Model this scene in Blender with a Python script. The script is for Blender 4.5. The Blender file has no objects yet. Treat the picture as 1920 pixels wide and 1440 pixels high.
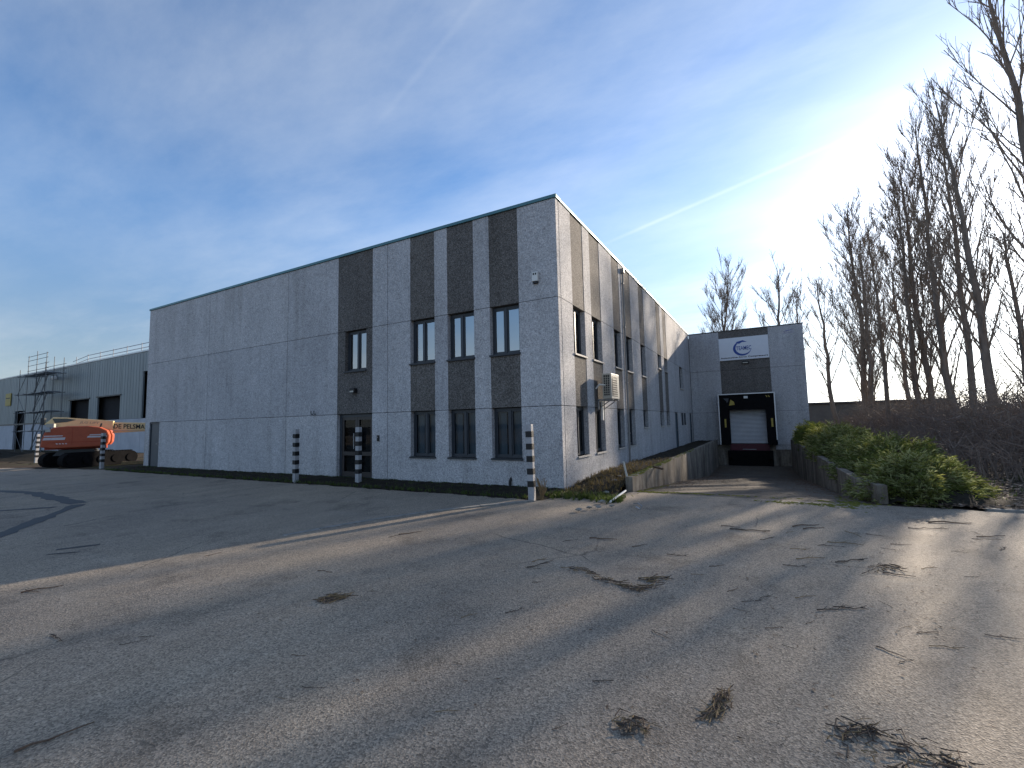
import bpy, bmesh, math, random
import numpy as np
from mathutils import Vector, Matrix
random.seed(7); rng = np.random.default_rng(11)
R_ = math.radians
scene = bpy.context.scene
COL = scene.collection

# ------------------------------------------------------------------ camera (from the facade's two vanishing points)
F_PX, CX, CY, EYE = 856.4, 960.0, 720.0, 1.65
def _n(v): return v / np.linalg.norm(v)
def _camvec(px, py): return np.array([px - CX, -(py - CY), F_PX])
_Y = _n(_camvec(1438.5, 783.2)); _X = -_n(_camvec(-587.0, 828.0)); _X = _n(_X - _Y * np.dot(_X, _Y))
_Z = np.cross(_X, _Y); _Z = _Z if _Z[1] > 0 else -_Z
RM = np.array([_X, _Y, _Z])
cam_d = bpy.data.cameras.new('camera'); cam = bpy.data.objects.new('camera', cam_d); COL.objects.link(cam)
cam_d.sensor_width = 36; cam_d.sensor_fit = 'HORIZONTAL'; cam_d.lens = F_PX / 1920 * 36
cam_d.clip_start = 0.05; cam_d.clip_end = 3000
cam.matrix_world = Matrix(((RM[0,0], RM[0,1], -RM[0,2], 0), (RM[1,0], RM[1,1], -RM[1,2], 0), (RM[2,0], RM[2,1], -RM[2,2], EYE), (0,0,0,1)))
scene.camera = cam
def ray(px, py): return RM @ _camvec(px, py)
def on_ground(px, py, z=0.0):
    d = ray(px, py); t = (z - EYE) / d[2]; return (t * d[0], t * d[1], z)
def at_depth_y(px, py, y):
    d = ray(px, py); t = y / d[1]; return (t * d[0], y, EYE + t * d[2])

# ------------------------------------------------------------------ sun and sky
SUN_AZ, SUN_EL = 20.4, 17.2          # azimuth clockwise from +Y
sun_d = bpy.data.lights.new('sun', 'SUN'); sun_d.energy = 5.0; sun_d.angle = R_(0.8); sun_d.color = (1.0, 0.85, 0.68)
sun = bpy.data.objects.new('sun', sun_d); COL.objects.link(sun)
sdir = Vector((math.sin(R_(SUN_AZ)) * math.cos(R_(SUN_EL)), math.cos(R_(SUN_AZ)) * math.cos(R_(SUN_EL)), math.sin(R_(SUN_EL))))
sun.rotation_euler = sdir.to_track_quat('Z', 'Y').to_euler()
sun.location = sdir * 100
world = bpy.data.worlds.new('World'); scene.world = world; world.use_nodes = True
def build_world():
    nt = world.node_tree; N = nt.nodes; L = nt.links; N.clear()
    out = N.new('ShaderNodeOutputWorld'); bg = N.new('ShaderNodeBackground'); L.new(bg.outputs[0], out.inputs[0])
    bg.inputs[1].default_value = 0.118
    sky = N.new('ShaderNodeTexSky'); sky.sky_type = 'NISHITA'; sky.sun_disc = False
    sky.sun_elevation = R_(SUN_EL); sky.sun_rotation = R_(SUN_AZ)
    sky.altitude = 50; sky.air_density = 1.0; sky.dust_density = 0.6; sky.ozone_density = 4.4
    tc = N.new('ShaderNodeTexCoord')
    def math_(op, a, b=None, clamp=False):
        m = N.new('ShaderNodeMath'); m.operation = op; m.use_clamp = clamp
        for i, v in enumerate((a, b)):
            if v is None: continue
            if isinstance(v, (int, float)): m.inputs[i].default_value = v
            else: L.new(v, m.inputs[i])
        return m.outputs[0]
    # flat cloud deck: direction / height gives perspective-true wisps
    sep = N.new('ShaderNodeSeparateXYZ'); L.new(tc.outputs['Generated'], sep.inputs[0])
    h = math_('ADD', math_('MAXIMUM', sep.outputs[2], 0.0), 0.12)
    comb = N.new('ShaderNodeCombineXYZ'); L.new(math_('DIVIDE', sep.outputs[0], h), comb.inputs[0]); L.new(math_('DIVIDE', sep.outputs[1], h), comb.inputs[1])
    mp = N.new('ShaderNodeMapping'); mp.inputs['Rotation'].default_value = (0, 0, R_(62)); mp.inputs['Scale'].default_value = (0.62, 1.35, 1); mp.inputs['Location'].default_value = (8.4, 5.2, 0)
    L.new(comb.outputs[0], mp.inputs[0])
    n1 = N.new('ShaderNodeTexNoise'); n1.inputs['Scale'].default_value = 0.9; n1.inputs['Detail'].default_value = 9; n1.inputs['Roughness'].default_value = 0.62; n1.inputs['Distortion'].default_value = 0.12
    L.new(mp.outputs[0], n1.inputs['Vector'])
    n2 = N.new('ShaderNodeTexNoise'); n2.inputs['Scale'].default_value = 0.4; n2.inputs['Detail'].default_value = 4
    L.new(mp.outputs[0], n2.inputs['Vector'])
    r1 = N.new('ShaderNodeMapRange'); r1.inputs[1].default_value = 0.38; r1.inputs[2].default_value = 0.76; L.new(n1.outputs[0], r1.inputs[0])
    r2 = N.new('ShaderNodeMapRange'); r2.inputs[1].default_value = 0.26; r2.inputs[2].default_value = 0.56; L.new(n2.outputs[0], r2.inputs[0])
    cov = math_('MULTIPLY', r1.outputs[0], r2.outputs[0], True)
    # contrails: thin bands along great circles through two sky directions
    def trail(p, q, width, amt):
        a, b = _n(ray(*p)), _n(ray(*q)); nn = _n(np.cross(a, b)); mid = _n(a + b); half = float(np.dot(mid, a))
        def dot(v):
            d = N.new('ShaderNodeVectorMath'); d.operation = 'DOT_PRODUCT'; L.new(tc.outputs['Generated'], d.inputs[0]); d.inputs[1].default_value = tuple(v); return d.outputs['Value']
        band = N.new('ShaderNodeMapRange'); band.interpolation_type = 'SMOOTHSTEP'
        band.inputs[1].default_value = width; band.inputs[2].default_value = 0; L.new(math_('ABSOLUTE', dot(nn)), band.inputs[0])
        ext = N.new('ShaderNodeMapRange'); ext.interpolation_type = 'SMOOTHSTEP'
        ext.inputs[1].default_value = half - 0.012; ext.inputs[2].default_value = min(half + 0.02, 0.9999); L.new(dot(mid), ext.inputs[0])
        br = math_('ADD', math_('MULTIPLY', n1.outputs[0], 1.1), 0.1)
        return math_('MULTIPLY', math_('MULTIPLY', math_('MULTIPLY', band.outputs[0], ext.outputs[0]), br), amt)
    t1 = trail((1128, 460), (1580, 262), 0.0055, 0.2)
    t2 = trail((742, 190), (880, 20), 0.009, 0.07)
    tot = math_('ADD', math_('ADD', math_('MULTIPLY', cov, 0.68), t1), t2, True)
    # clouds scatter the light of the sky round them: whiter and somewhat brighter than the blue behind
    bw = N.new('ShaderNodeRGBToBW'); L.new(sky.outputs[0], bw.inputs[0])
    lum = math_('ADD', math_('MULTIPLY', bw.outputs[0], 1.25), 2.5)
    cl = N.new('ShaderNodeMixRGB'); cl.blend_type = 'MULTIPLY'; cl.inputs[0].default_value = 1; cl.inputs[1].default_value = (0.88, 0.96, 1.06, 1); L.new(lum, cl.inputs[2])
    mx = N.new('ShaderNodeMixRGB'); L.new(tot, mx.inputs[0]); L.new(sky.outputs[0], mx.inputs[1]); L.new(cl.outputs[0], mx.inputs[2])
    # grey horizon haze, the same all round
    hz = N.new('ShaderNodeMapRange'); hz.interpolation_type = 'SMOOTHSTEP'; hz.inputs[1].default_value = 0.42; hz.inputs[2].default_value = 0.0; hz.inputs[3].default_value = 0; hz.inputs[4].default_value = 0.72; L.new(sep.outputs[2], hz.inputs[0])
    hc = N.new('ShaderNodeMixRGB'); hc.blend_type = 'MULTIPLY'; hc.inputs[0].default_value = 1; hc.inputs[1].default_value = (0.50, 0.54, 0.57, 1); L.new(bw.outputs[0], hc.inputs[2])
    m2 = N.new('ShaderNodeMixRGB'); L.new(hz.outputs[0], m2.inputs[0]); L.new(mx.outputs[0], m2.inputs[1]); L.new(hc.outputs[0], m2.inputs[2])
    L.new(m2.outputs[0], bg.inputs[0])
build_world()
scene.view_settings.view_transform = 'Standard'; scene.view_settings.look = 'None'; scene.view_settings.gamma = 1
scene.view_settings.use_curve_mapping = False; scene.view_settings.exposure = 0.95
scene.render.resolution_x, scene.render.resolution_y = 1024, 768

# ------------------------------------------------------------------ materials
MATS = {}
class NT:
    def __init__(s, name):
        m = bpy.data.materials.new(name); m.use_nodes = True; s.m = m; s.N = m.node_tree.nodes; s.L = m.node_tree.links
        s.b = s.N['Principled BSDF']; s.tc = s.N.new('ShaderNodeTexCoord'); MATS[name] = m
    def link(s, a, b): s.L.new(a, b)
    def noise(s, scale, detail=4, rough=0.55, stretch=None, vec=None, dist=0):
        n = s.N.new('ShaderNodeTexNoise'); n.inputs['Scale'].default_value = scale; n.inputs['Detail'].default_value = detail
        n.inputs['Roughness'].default_value = rough; n.inputs['Distortion'].default_value = dist
        v = vec or s.tc.outputs['Object']
        if stretch:
            mp = s.N.new('ShaderNodeMapping'); mp.inputs['Scale'].default_value = stretch; s.link(v, mp.inputs[0]); v = mp.outputs[0]
        s.link(v, n.inputs['Vector']); return n.outputs[0]
    def vor(s, scale, feature='F1', out='Distance', stretch=None):
        n = s.N.new('ShaderNodeTexVoronoi'); n.inputs['Scale'].default_value = scale; n.feature = feature
        v = s.tc.outputs['Object']
        if stretch:
            mp = s.N.new('ShaderNodeMapping'); mp.inputs['Scale'].default_value = stretch; s.link(v, mp.inputs[0]); v = mp.outputs[0]
        s.link(v, n.inputs['Vector']); return n.outputs[out]
    def ramp(s, fac, stops):
        r = s.N.new('ShaderNodeValToRGB'); e = r.color_ramp.elements
        while len(e) < len(stops): e.new(0.5)
        for i, (p, c) in enumerate(stops):
            e[i].position = p; e[i].color = (c if len(c) == 4 else (*c, 1)) if not isinstance(c, (int, float)) else (c, c, c, 1)
        s.link(fac, r.inputs[0]); return r.outputs[0]
    def mix(s, fac, a, b, mode='MIX'):
        m = s.N.new('ShaderNodeMixRGB'); m.blend_type = mode
        for i, v in enumerate((fac, a, b)):
            if isinstance(v, (int, float)): m.inputs[i].default_value = v if i == 0 else (v, v, v, 1)
            elif isinstance(v, tuple): m.inputs[i].default_value = (*v, 1)
            else: s.link(v, m.inputs[i])
        return m.outputs[0]
    def col(s, c):
        if isinstance(c, tuple): s.b.inputs['Base Color'].default_value = (*c, 1)
        else: s.link(c, s.b.inputs['Base Color'])
        return s
    def rough(s, r):
        if isinstance(r, (int, float)): s.b.inputs['Roughness'].default_value = r
        else: s.link(r, s.b.inputs['Roughness'])
        return s
    def bump(s, h, strength=0.4, dist=0.01):
        b = s.N.new('ShaderNodeBump'); b.inputs['Strength'].default_value = strength; b.inputs['Distance'].default_value = dist
        s.link(h, b.inputs['Height']); s.link(b.outputs[0], s.b.inputs['Normal']); return s
    def spec(s, v): s.b.inputs['Specular IOR Level'].default_value = v; return s
    def metal(s, v): s.b.inputs['Metallic'].default_value = v; return s

def aggregate(name, lo, mid, hi):
    t = NT(name)
    v = t.vor(42, out='Color'); bw = t.N.new('ShaderNodeRGBToBW'); t.link(v, bw.inputs[0])
    n = t.noise(30, 3, 0.7)
    f = t.mix(0.5, bw.outputs[0], n)
    c = t.ramp(f, [(0.22, lo), (0.5, mid), (0.8, hi)])
    big = t.noise(0.7, 6, 0.65, (1, 1, 0.5)); c = t.mix(1, c, t.ramp(big, [(0.3, 0.84), (0.7, 1.08)]), 'MULTIPLY')
    st = t.noise(2.2, 6, 0.7, (1, 1, 0.05)); c = t.mix(1, c, t.ramp(st, [(0.28, (0.80, 0.79, 0.77)), (0.50, (1.0, 1.0, 1.0)), (0.75, (1.04, 1.04, 1.04))]), 'MULTIPLY')
    blot = t.noise(5, 5, 0.7); c = t.mix(1, c, t.ramp(blot, [(0.3, 0.88), (0.55, 1.03)]), 'MULTIPLY')
    oi = t.N.new('ShaderNodeObjectInfo'); c = t.mix(1, c, t.ramp(oi.outputs['Random'], [(0.0, (0.92, 0.92, 0.93)), (1.0, (1.06, 1.05, 1.04))]), 'MULTIPLY')
    t.col(c).rough(0.88).spec(0.25).bump(t.vor(44), 0.7, 0.01)
aggregate('agg_light', (0.235, 0.235, 0.245), (0.435, 0.435, 0.445), (0.65, 0.65, 0.65))
aggregate('agg_dark', (0.05, 0.047, 0.043), (0.128, 0.119, 0.11), (0.25, 0.235, 0.22))

def simple(name, c, rough=0.6, metal=0, var=0.12, scale=3.0, spec=0.4):
    t = NT(name); n = t.noise(scale, 6, 0.65)
    cc = t.ramp(n, [(0.25, tuple(x * (1 - var) for x in c)), (0.75, tuple(min(x * (1 + var), 1) for x in c))])
    t.col(cc).rough(rough).metal(metal).spec(spec); return t
simple('joint_dark', (0.02, 0.02, 0.022), 0.9)
simple('frame_dark', (0.035, 0.042, 0.052), 0.45)
simple('sill_dark', (0.03, 0.034, 0.04), 0.55)
simple('sill_pale', (0.42, 0.40, 0.37), 0.7)
simple('coping_teal', (0.07, 0.17, 0.19), 0.4, 0.3)
simple('white_blind', (0.80, 0.84, 0.92), 0.8, var=0.05)
simple('grey_curtain', (0.16, 0.18, 0.20), 0.9, var=0.2)
simple('interior', (0.012, 0.012, 0.014), 0.9)
simple('door_grey', (0.075, 0.085, 0.095), 0.5)
simple('door_brown', (0.035, 0.03, 0.03), 0.4)
simple('door_blue', (0.05, 0.085, 0.11), 0.5)
simple('plastic_white', (0.66, 0.66, 0.63), 0.45, var=0.08)
simple('plastic_cream', (0.43, 0.415, 0.36), 0.5, var=0.15, scale=8)
simple('black_plastic', (0.012, 0.012, 0.013), 0.5)
simple('black_rubber', (0.008, 0.008, 0.009), 0.85, var=0.4, scale=6, spec=0.06)
simple('paint_black', (0.010, 0.010, 0.011), 0.55, var=0.4, scale=10)
simple('paint_white', (0.34, 0.34, 0.35), 0.65, var=0.3, scale=11)
simple('alu_edge', (0.55, 0.56, 0.58), 0.4, 0.5)
simple('yellow_paint', (0.34, 0.26, 0.05), 0.5, var=0.25, scale=8)
simple('red_steel', (0.07, 0.008, 0.018), 0.5, var=0.3, scale=6)
simple('pipe_grey', (0.26, 0.25, 0.24), 0.6)
simple('galv', (0.30, 0.31, 0.33), 0.45, 0.7, var=0.25, scale=6)
simple('scaffold_steel', (0.14, 0.15, 0.16), 0.5, 0.5)
simple('steel_dark', (0.06, 0.065, 0.07), 0.5, 0.6)
simple('lift_orange', (0.42, 0.085, 0.035), 0.5, var=0.12, scale=4)
simple('lift_orange_dark', (0.36, 0.045, 0.015), 0.45, var=0.15)
simple('lift_cream', (0.74, 0.58, 0.30), 0.45, var=0.07)
simple('lift_panel_white', (0.6, 0.55, 0.55), 0.5, var=0.15, scale=9)
simple('lift_glass', (0.06, 0.08, 0.08), 0.2)
simple('print_dark', (0.03, 0.028, 0.03), 0.6)
simple('print_grey', (0.38, 0.33, 0.24), 0.6)
simple('print_blue', (0.02, 0.06, 0.27), 0.5, var=0.05)
simple('print_faded', (0.20, 0.20, 0.33), 0.7)
simple('sign_board', (0.62, 0.64, 0.68), 0.4, var=0.04)
simple('tar', (0.016, 0.016, 0.018), 0.6, var=0.3, scale=5)
simple('twig_brown', (0.12, 0.08, 0.055), 0.9, var=0.45, scale=14)
simple('twig_straw', (0.22, 0.15, 0.075), 0.9, var=0.4, scale=14)
simple('twig_dark', (0.065, 0.05, 0.04), 0.9, var=0.4, scale=14)
simple('rubble', (0.22, 0.21, 0.19), 0.9, var=0.3, scale=12)
simple('shed_dark', (0.15, 0.13, 0.11), 0.8, var=0.2, scale=1)
simple('shed_roof', (0.11, 0.1, 0.1), 0.8, var=0.2)
simple('far_wall', (0.4, 0.42, 0.45), 0.8)

t = NT('shutter'); t.col(t.ramp(t.noise(2, 5), [(0.3, (0.50, 0.51, 0.53)), (0.7, (0.60, 0.61, 0.63))])).rough(0.5)
t = NT('cladding')
c = t.ramp(t.noise(0.35, 5, 0.6), [(0.3, (0.165, 0.20, 0.215)), (0.7, (0.205, 0.24, 0.255))])
t.col(t.mix(1, c, t.ramp(t.noise(1.2, 3, 0.6, (1, 1, 0.04)), [(0.3, 0.85), (0.6, 1.03)]), 'MULTIPLY')).rough(0.45)
t = NT('plinth'); t.col(t.ramp(t.noise(0.8, 6, 0.65), [(0.3, (0.34, 0.36, 0.40)), (0.7, (0.46, 0.48, 0.52))])).rough(0.8)

def asphalt(name, tint=1.0):
    t = NT(name)
    sp = t.vor(95, out='Color'); bw = t.N.new('ShaderNodeRGBToBW'); t.link(sp, bw.inputs[0])
    n = t.noise(48, 5, 0.8); f = t.mix(0.5, bw.outputs[0], n)
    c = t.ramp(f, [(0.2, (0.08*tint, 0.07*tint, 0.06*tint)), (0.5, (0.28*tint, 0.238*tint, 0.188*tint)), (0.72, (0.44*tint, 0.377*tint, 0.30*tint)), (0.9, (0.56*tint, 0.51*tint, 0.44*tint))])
    big = t.noise(0.22, 6, 0.62); c = t.mix(1, c, t.ramp(big, [(0.3, (0.80, 0.80, 0.82)), (0.7, (1.10, 1.08, 1.03))]), 'MULTIPLY')
    mid = t.noise(1.3, 6, 0.7, (1.5, 0.5, 1)); c = t.mix(1, c, t.ramp(mid, [(0.32, (0.82, 0.82, 0.82)), (0.6, (1.04, 1.03, 1.02))]), 'MULTIPLY')
    spots = t.noise(3.1, 3, 0.5); c = t.mix(t.ramp(spots, [(0.71, 0.0), (0.8, 0.35)]), c, (0.05, 0.04, 0.035))
    wv = t.N.new('ShaderNodeMixRGB'); wv.inputs[0].default_value = 0.18; nz = t.N.new('ShaderNodeTexNoise'); nz.inputs['Scale'].default_value = 1.7; nz.inputs['Detail'].default_value = 6; t.link(t.tc.outputs['Object'], nz.inputs['Vector']); t.link(t.tc.outputs['Object'], wv.inputs[1]); t.link(nz.outputs['Color'], wv.inputs[2])
    ck = t.N.new('ShaderNodeTexVoronoi'); ck.feature = 'DISTANCE_TO_EDGE'; ck.inputs['Scale'].default_value = 0.33; t.link(wv.outputs[0], ck.inputs['Vector'])
    line = t.ramp(ck.outputs['Distance'], [(0.0, 1.0), (0.0035, 0.0)]); gate = t.ramp(t.noise(0.45, 3, 0.5), [(0.5, 0.0), (0.6, 0.75)])
    c = t.mix(t.mix(1, line, gate, 'MULTIPLY'), c, (0.035, 0.03, 0.026))
    damp = t.noise(0.8, 7, 0.7); c = t.mix(1, c, t.ramp(damp, [(0.30, (0.58, 0.57, 0.56)), (0.46, (1.0, 1.0, 1.0)), (0.7, (1.1, 1.09, 1.07))]), 'MULTIPLY')
    worn = t.noise(0.6, 5, 0.6, (0.35, 2.2, 1)); c = t.mix(t.ramp(worn, [(0.58, 0.0), (0.75, 0.22)]), c, (0.36, 0.33, 0.285))
    h = t.mix(0.5, t.vor(95), t.noise(45, 5, 0.7)); h2 = t.mix(0.25, h, t.noise(1.0, 3))
    t.col(c).rough(0.85).spec(0.3).bump(h2, 0.7, 0.011)
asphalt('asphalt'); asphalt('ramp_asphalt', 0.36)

t = NT('soil')
c = t.ramp(t.noise(3.5, 8, 0.7), [(0.25, (0.022, 0.017, 0.013)), (0.55, (0.06, 0.046, 0.034)), (0.8, (0.11, 0.085, 0.06))])
g = t.noise(0.35, 5, 0.6); c = t.mix(t.ramp(g, [(0.5, 0.0), (0.68, 0.7)]), c, (0.055, 0.062, 0.024))
t.col(c).rough(0.95).spec(0.1).bump(t.noise(18, 6, 0.7), 0.8, 0.03)
t = NT('dark_soil'); t.col(t.ramp(t.noise(6, 8, 0.7), [(0.25, (0.012, 0.011, 0.009)), (0.6, (0.035, 0.03, 0.022)), (0.85, (0.06, 0.06, 0.028))])).rough(0.95).spec(0.1).bump(t.noise(25, 6, 0.7), 0.9, 0.03)
t = NT('kerb'); t.col(t.ramp(t.noise(9, 7, 0.7), [(0.25, (0.12, 0.115, 0.105)), (0.7, (0.30, 0.285, 0.26))])).rough(0.9).bump(t.noise(40, 5, 0.7), 0.5, 0.01)
# stained retaining-wall concrete with moss near the top edge
t = NT('stained_concrete')
c = t.ramp(t.noise(7, 8, 0.7), [(0.25, (0.15, 0.135, 0.115)), (0.75, (0.33, 0.30, 0.265))])
st = t.noise(3.2, 8, 0.75, (1, 1, 0.09), dist=.4); c = t.mix(1, c, t.ramp(st, [(0.34, (0.34, 0.31, 0.28)), (0.5, (0.9, 0.88, 0.85)), (0.66, (1.25, 1.23, 1.2))]), 'MULTIPLY')
st2 = t.noise(1.3, 6, 0.65, (1, 1, 0.5)); c = t.mix(1, c, t.ramp(st2, [(0.36, (0.5, 0.47, 0.43)), (0.6, (1.05, 1.05, 1.05))]), 'MULTIPLY')
gr = t.noise(4, 6, 0.7, (1, 1, 0.3)); c = t.mix(t.ramp(gr, [(0.56, 0.0), (0.72, 0.6)]), c, (0.07, 0.075, 0.03))
t.col(c).rough(0.9).spec(0.2).bump(t.noise(30, 6, 0.7), 0.5, 0.01)
t = NT('moss'); t.col(t.ramp(t.noise(20, 6, 0.7), [(0.25, (0.05, 0.055, 0.012)), (0.7, (0.19, 0.19, 0.035))])).rough(0.95).spec(0.1).bump(t.noise(60, 5, 0.7), 0.9, 0.02)
t = NT('bark'); 
c = t.ramp(t.noise(5, 7, 0.7, (1, 1, 0.25)), [(0.25, (0.11, 0.095, 0.08)), (0.75, (0.29, 0.25, 0.215))])
t.col(c).rough(0.95).spec(0.15).bump(t.noise(14, 6, 0.7, (1, 1, 0.25)), 0.9, 0.03)
simple('bark_twig', (0.23, 0.185, 0.145), 0.9, var=0.3, scale=4)
simple('bramble', (0.19, 0.145, 0.118), 0.95, var=0.4, scale=2)
simple('leaf_dead', (0.115, 0.075, 0.05), 0.9, var=0.55, scale=5)
simple('leaf_dead_pale', (0.26, 0.2, 0.15), 0.85, var=0.45, scale=5)

def leafmat(name, stops, scale=2.5, transl=0.5):
    t = NT(name)
    c = t.ramp(t.noise(scale, 5, 0.7), stops)
    t.col(c).rough(0.55).spec(0.35)
    tr = t.N.new('ShaderNodeBsdfTranslucent'); t.link(c, tr.inputs[0]); mx = t.N.new('ShaderNodeMixShader'); mx.inputs[0].default_value = transl
    o = t.N['Material Output']; t.link(t.b.outputs[0], mx.inputs[1]); t.link(tr.outputs[0], mx.inputs[2]); t.link(mx.outputs[0], o.inputs[0])
leafmat('leaf_green', [(0.25, (0.06, 0.085, 0.02)), (0.55, (0.13, 0.17, 0.04)), (0.8, (0.24, 0.26, 0.09))])
leafmat('leaf_olive', [(0.25, (0.075, 0.09, 0.02)), (0.55, (0.18, 0.2, 0.045)), (0.8, (0.32, 0.31, 0.1))])
leafmat('leaf_pale_highlight', [(0.25, (0.2, 0.24, 0.08)), (0.7, (0.45, 0.46, 0.22))])  # pale yellow-green blades; their colour also paints in sun highlights on the shrubs
leafmat('dry_grass', [(0.25, (0.06, 0.05, 0.02)), (0.6, (0.17, 0.13, 0.06)), (0.85, (0.26, 0.22, 0.11))])
leafmat('weed_green', [(0.25, (0.03, 0.05, 0.012)), (0.7, (0.10, 0.14, 0.03))])

def glass(name, ior=1.9, tint=(0.75, 0.82, 0.85)):
    m = bpy.data.materials.new(name); m.use_nodes = True; N = m.node_tree.nodes; L = m.node_tree.links; N.clear(); MATS[name] = m
    o = N.new('ShaderNodeOutputMaterial'); mx = N.new('ShaderNodeMixShader'); fr = N.new('ShaderNodeFresnel'); fr.inputs[0].default_value = ior
    g = N.new('ShaderNodeBsdfGlossy'); g.inputs['Roughness'].default_value = 0.015; tr = N.new('ShaderNodeBsdfTransparent'); tr.inputs[0].default_value = (*tint, 1)
    L.new(fr.outputs[0], mx.inputs[0]); L.new(tr.outputs[0], mx.inputs[1]); L.new(g.outputs[0], mx.inputs[2]); L.new(mx.outputs[0], o.inputs[0])
glass('glass', 1.33, (0.6, 0.68, 0.72)); glass('glass_dark', 1.3, (0.4, 0.45, 0.48)); glass('glass_coated', 4.2, (0.85, 0.9, 0.94))

# ------------------------------------------------------------------ mesh helpers
class MB:
    def __init__(s): s.v = []; s.f = []; s.mi = []
    def add(s, vs, fs, mi=0):
        o = len(s.v); s.v += [tuple(map(float, v)) for v in vs]; s.f += [tuple(i + o for i in f) for f in fs]; s.mi += [mi] * len(fs); return s
    def box(s, x0, x1, y0, y1, z0, z1, mi=0):
        return s.add([(x0,y0,z0),(x1,y0,z0),(x1,y1,z0),(x0,y1,z0),(x0,y0,z1),(x1,y0,z1),(x1,y1,z1),(x0,y1,z1)],
                     [(0,3,2,1),(4,5,6,7),(0,1,5,4),(1,2,6,5),(2,3,7,6),(3,0,4,7)], mi)
    def prism(s, poly, fn, d0, d1, mi=0):
        n = len(poly); vs = [fn(u, w, d0) for u, w in poly] + [fn(u, w, d1) for u, w in poly]
        fs = [tuple(range(n)), tuple(range(2*n-1, n-1, -1))] + [(i, (i+1) % n, n + (i+1) % n, n + i) for i in range(n)]
        return s.add(vs, fs, mi)
    def tube(s, pts, rads, sides=6, cap=True, mi=0):
        pts = [Vector(p) for p in pts]; n = len(pts); vs = []; fs = []
        if isinstance(rads, (int, float)): rads = [rads] * n
        up = None
        for i, p in enumerate(pts):
            d = (pts[min(i+1, n-1)] - pts[max(i-1, 0)])
            if d.length < 1e-9: d = Vector((0, 0, 1))
            d.normalize()
            if up is None:
                up = Vector((1, 0, 0)) if abs(d.x) < 0.8 else Vector((0, 1, 0))
            a = (up - d * up.dot(d)).normalized(); b = d.cross(a); up = a
            for k in range(sides):
                an = 2 * math.pi * k / sides; vs.append(p + (a * math.cos(an) + b * math.sin(an)) * rads[i])
        for i in range(n - 1):
            for k in range(sides):
                k2 = (k + 1) % sides; fs.append((i*sides + k, i*sides + k2, (i+1)*sides + k2, (i+1)*sides + k))
        if cap: fs.append(tuple(range(sides-1, -1, -1))); fs.append(tuple((n-1)*sides + k for k in range(sides)))
        return s.add(vs, fs, mi)
    def bar(s, a, b, r, sides=4): return s.tube([a, b], r, sides)
ORG = {}
def mesh_of(name, mb, mats, org=(0,0,0), fix=True, smooth=False, bevel=0):
    me = bpy.data.meshes.new(name); v = np.array(mb.v, float).reshape(-1, 3) - np.array(org)
    me.from_pydata(v.tolist(), [], mb.f)
    for m in (mats if isinstance(mats, (list, tuple)) else [mats]): me.materials.append(MATS[m])
    if any(mb.mi): me.polygons.foreach_set('material_index', mb.mi)
    if fix or bevel:
        bm = bmesh.new(); bm.from_mesh(me)
        if fix: bmesh.ops.recalc_face_normals(bm, faces=bm.faces)
        if bevel: bmesh.ops.bevel(bm, geom=[e for e in bm.edges if e.is_manifold and e.calc_face_angle(0) > 0.5], offset=bevel, segments=2, affect='EDGES', profile=0.6, clamp_overlap=True)
        bm.to_mesh(me); bm.free()
    if smooth: me.polygons.foreach_set('use_smooth', [True] * len(me.polygons))
    me.update(); return me
def obj(name, mb, mat, parent=None, **k):
    org = ORG.get(parent.name, (0,0,0)) if parent else k.pop('org', (0,0,0))
    k.pop('org', None)
    o = bpy.data.objects.new(name, mesh_of(name, mb, mat, org, **k)); COL.objects.link(o)
    if parent: o.parent = parent; ORG[o.name] = org
    else: o.location = org; ORG[o.name] = org
    return o
def thing(name, label, cat, loc=(0,0,0), group=None):
    o = bpy.data.objects.new(name, None); COL.objects.link(o); o.location = loc; o.empty_display_size = 0.3
    o['label'] = label; o['category'] = cat
    if group: o['group'] = group
    ORG[o.name] = tuple(loc); return o
def tag(o, label, cat, group=None):
    o['label'] = label; o['category'] = cat
    if group: o['group'] = group
    return o
def struct(o): o['kind'] = 'structure'; return o
def stuff(o, label=None, cat=None):
    o['kind'] = 'stuff'
    if label: o['label'] = label; o['category'] = cat
    return o
def dup(root, loc, label=None, rot=None, scale=None):
    r = root.copy(); COL.objects.link(r); r.location = loc
    if label: r['label'] = label
    if rot is not None: r.rotation_euler = rot
    if scale is not None: r.scale = scale
    def rec(a, b):
        for ch in a.children:
            c = ch.copy(); COL.objects.link(c); c.parent = b; rec(ch, c)
    rec(root, r); return r
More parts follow.
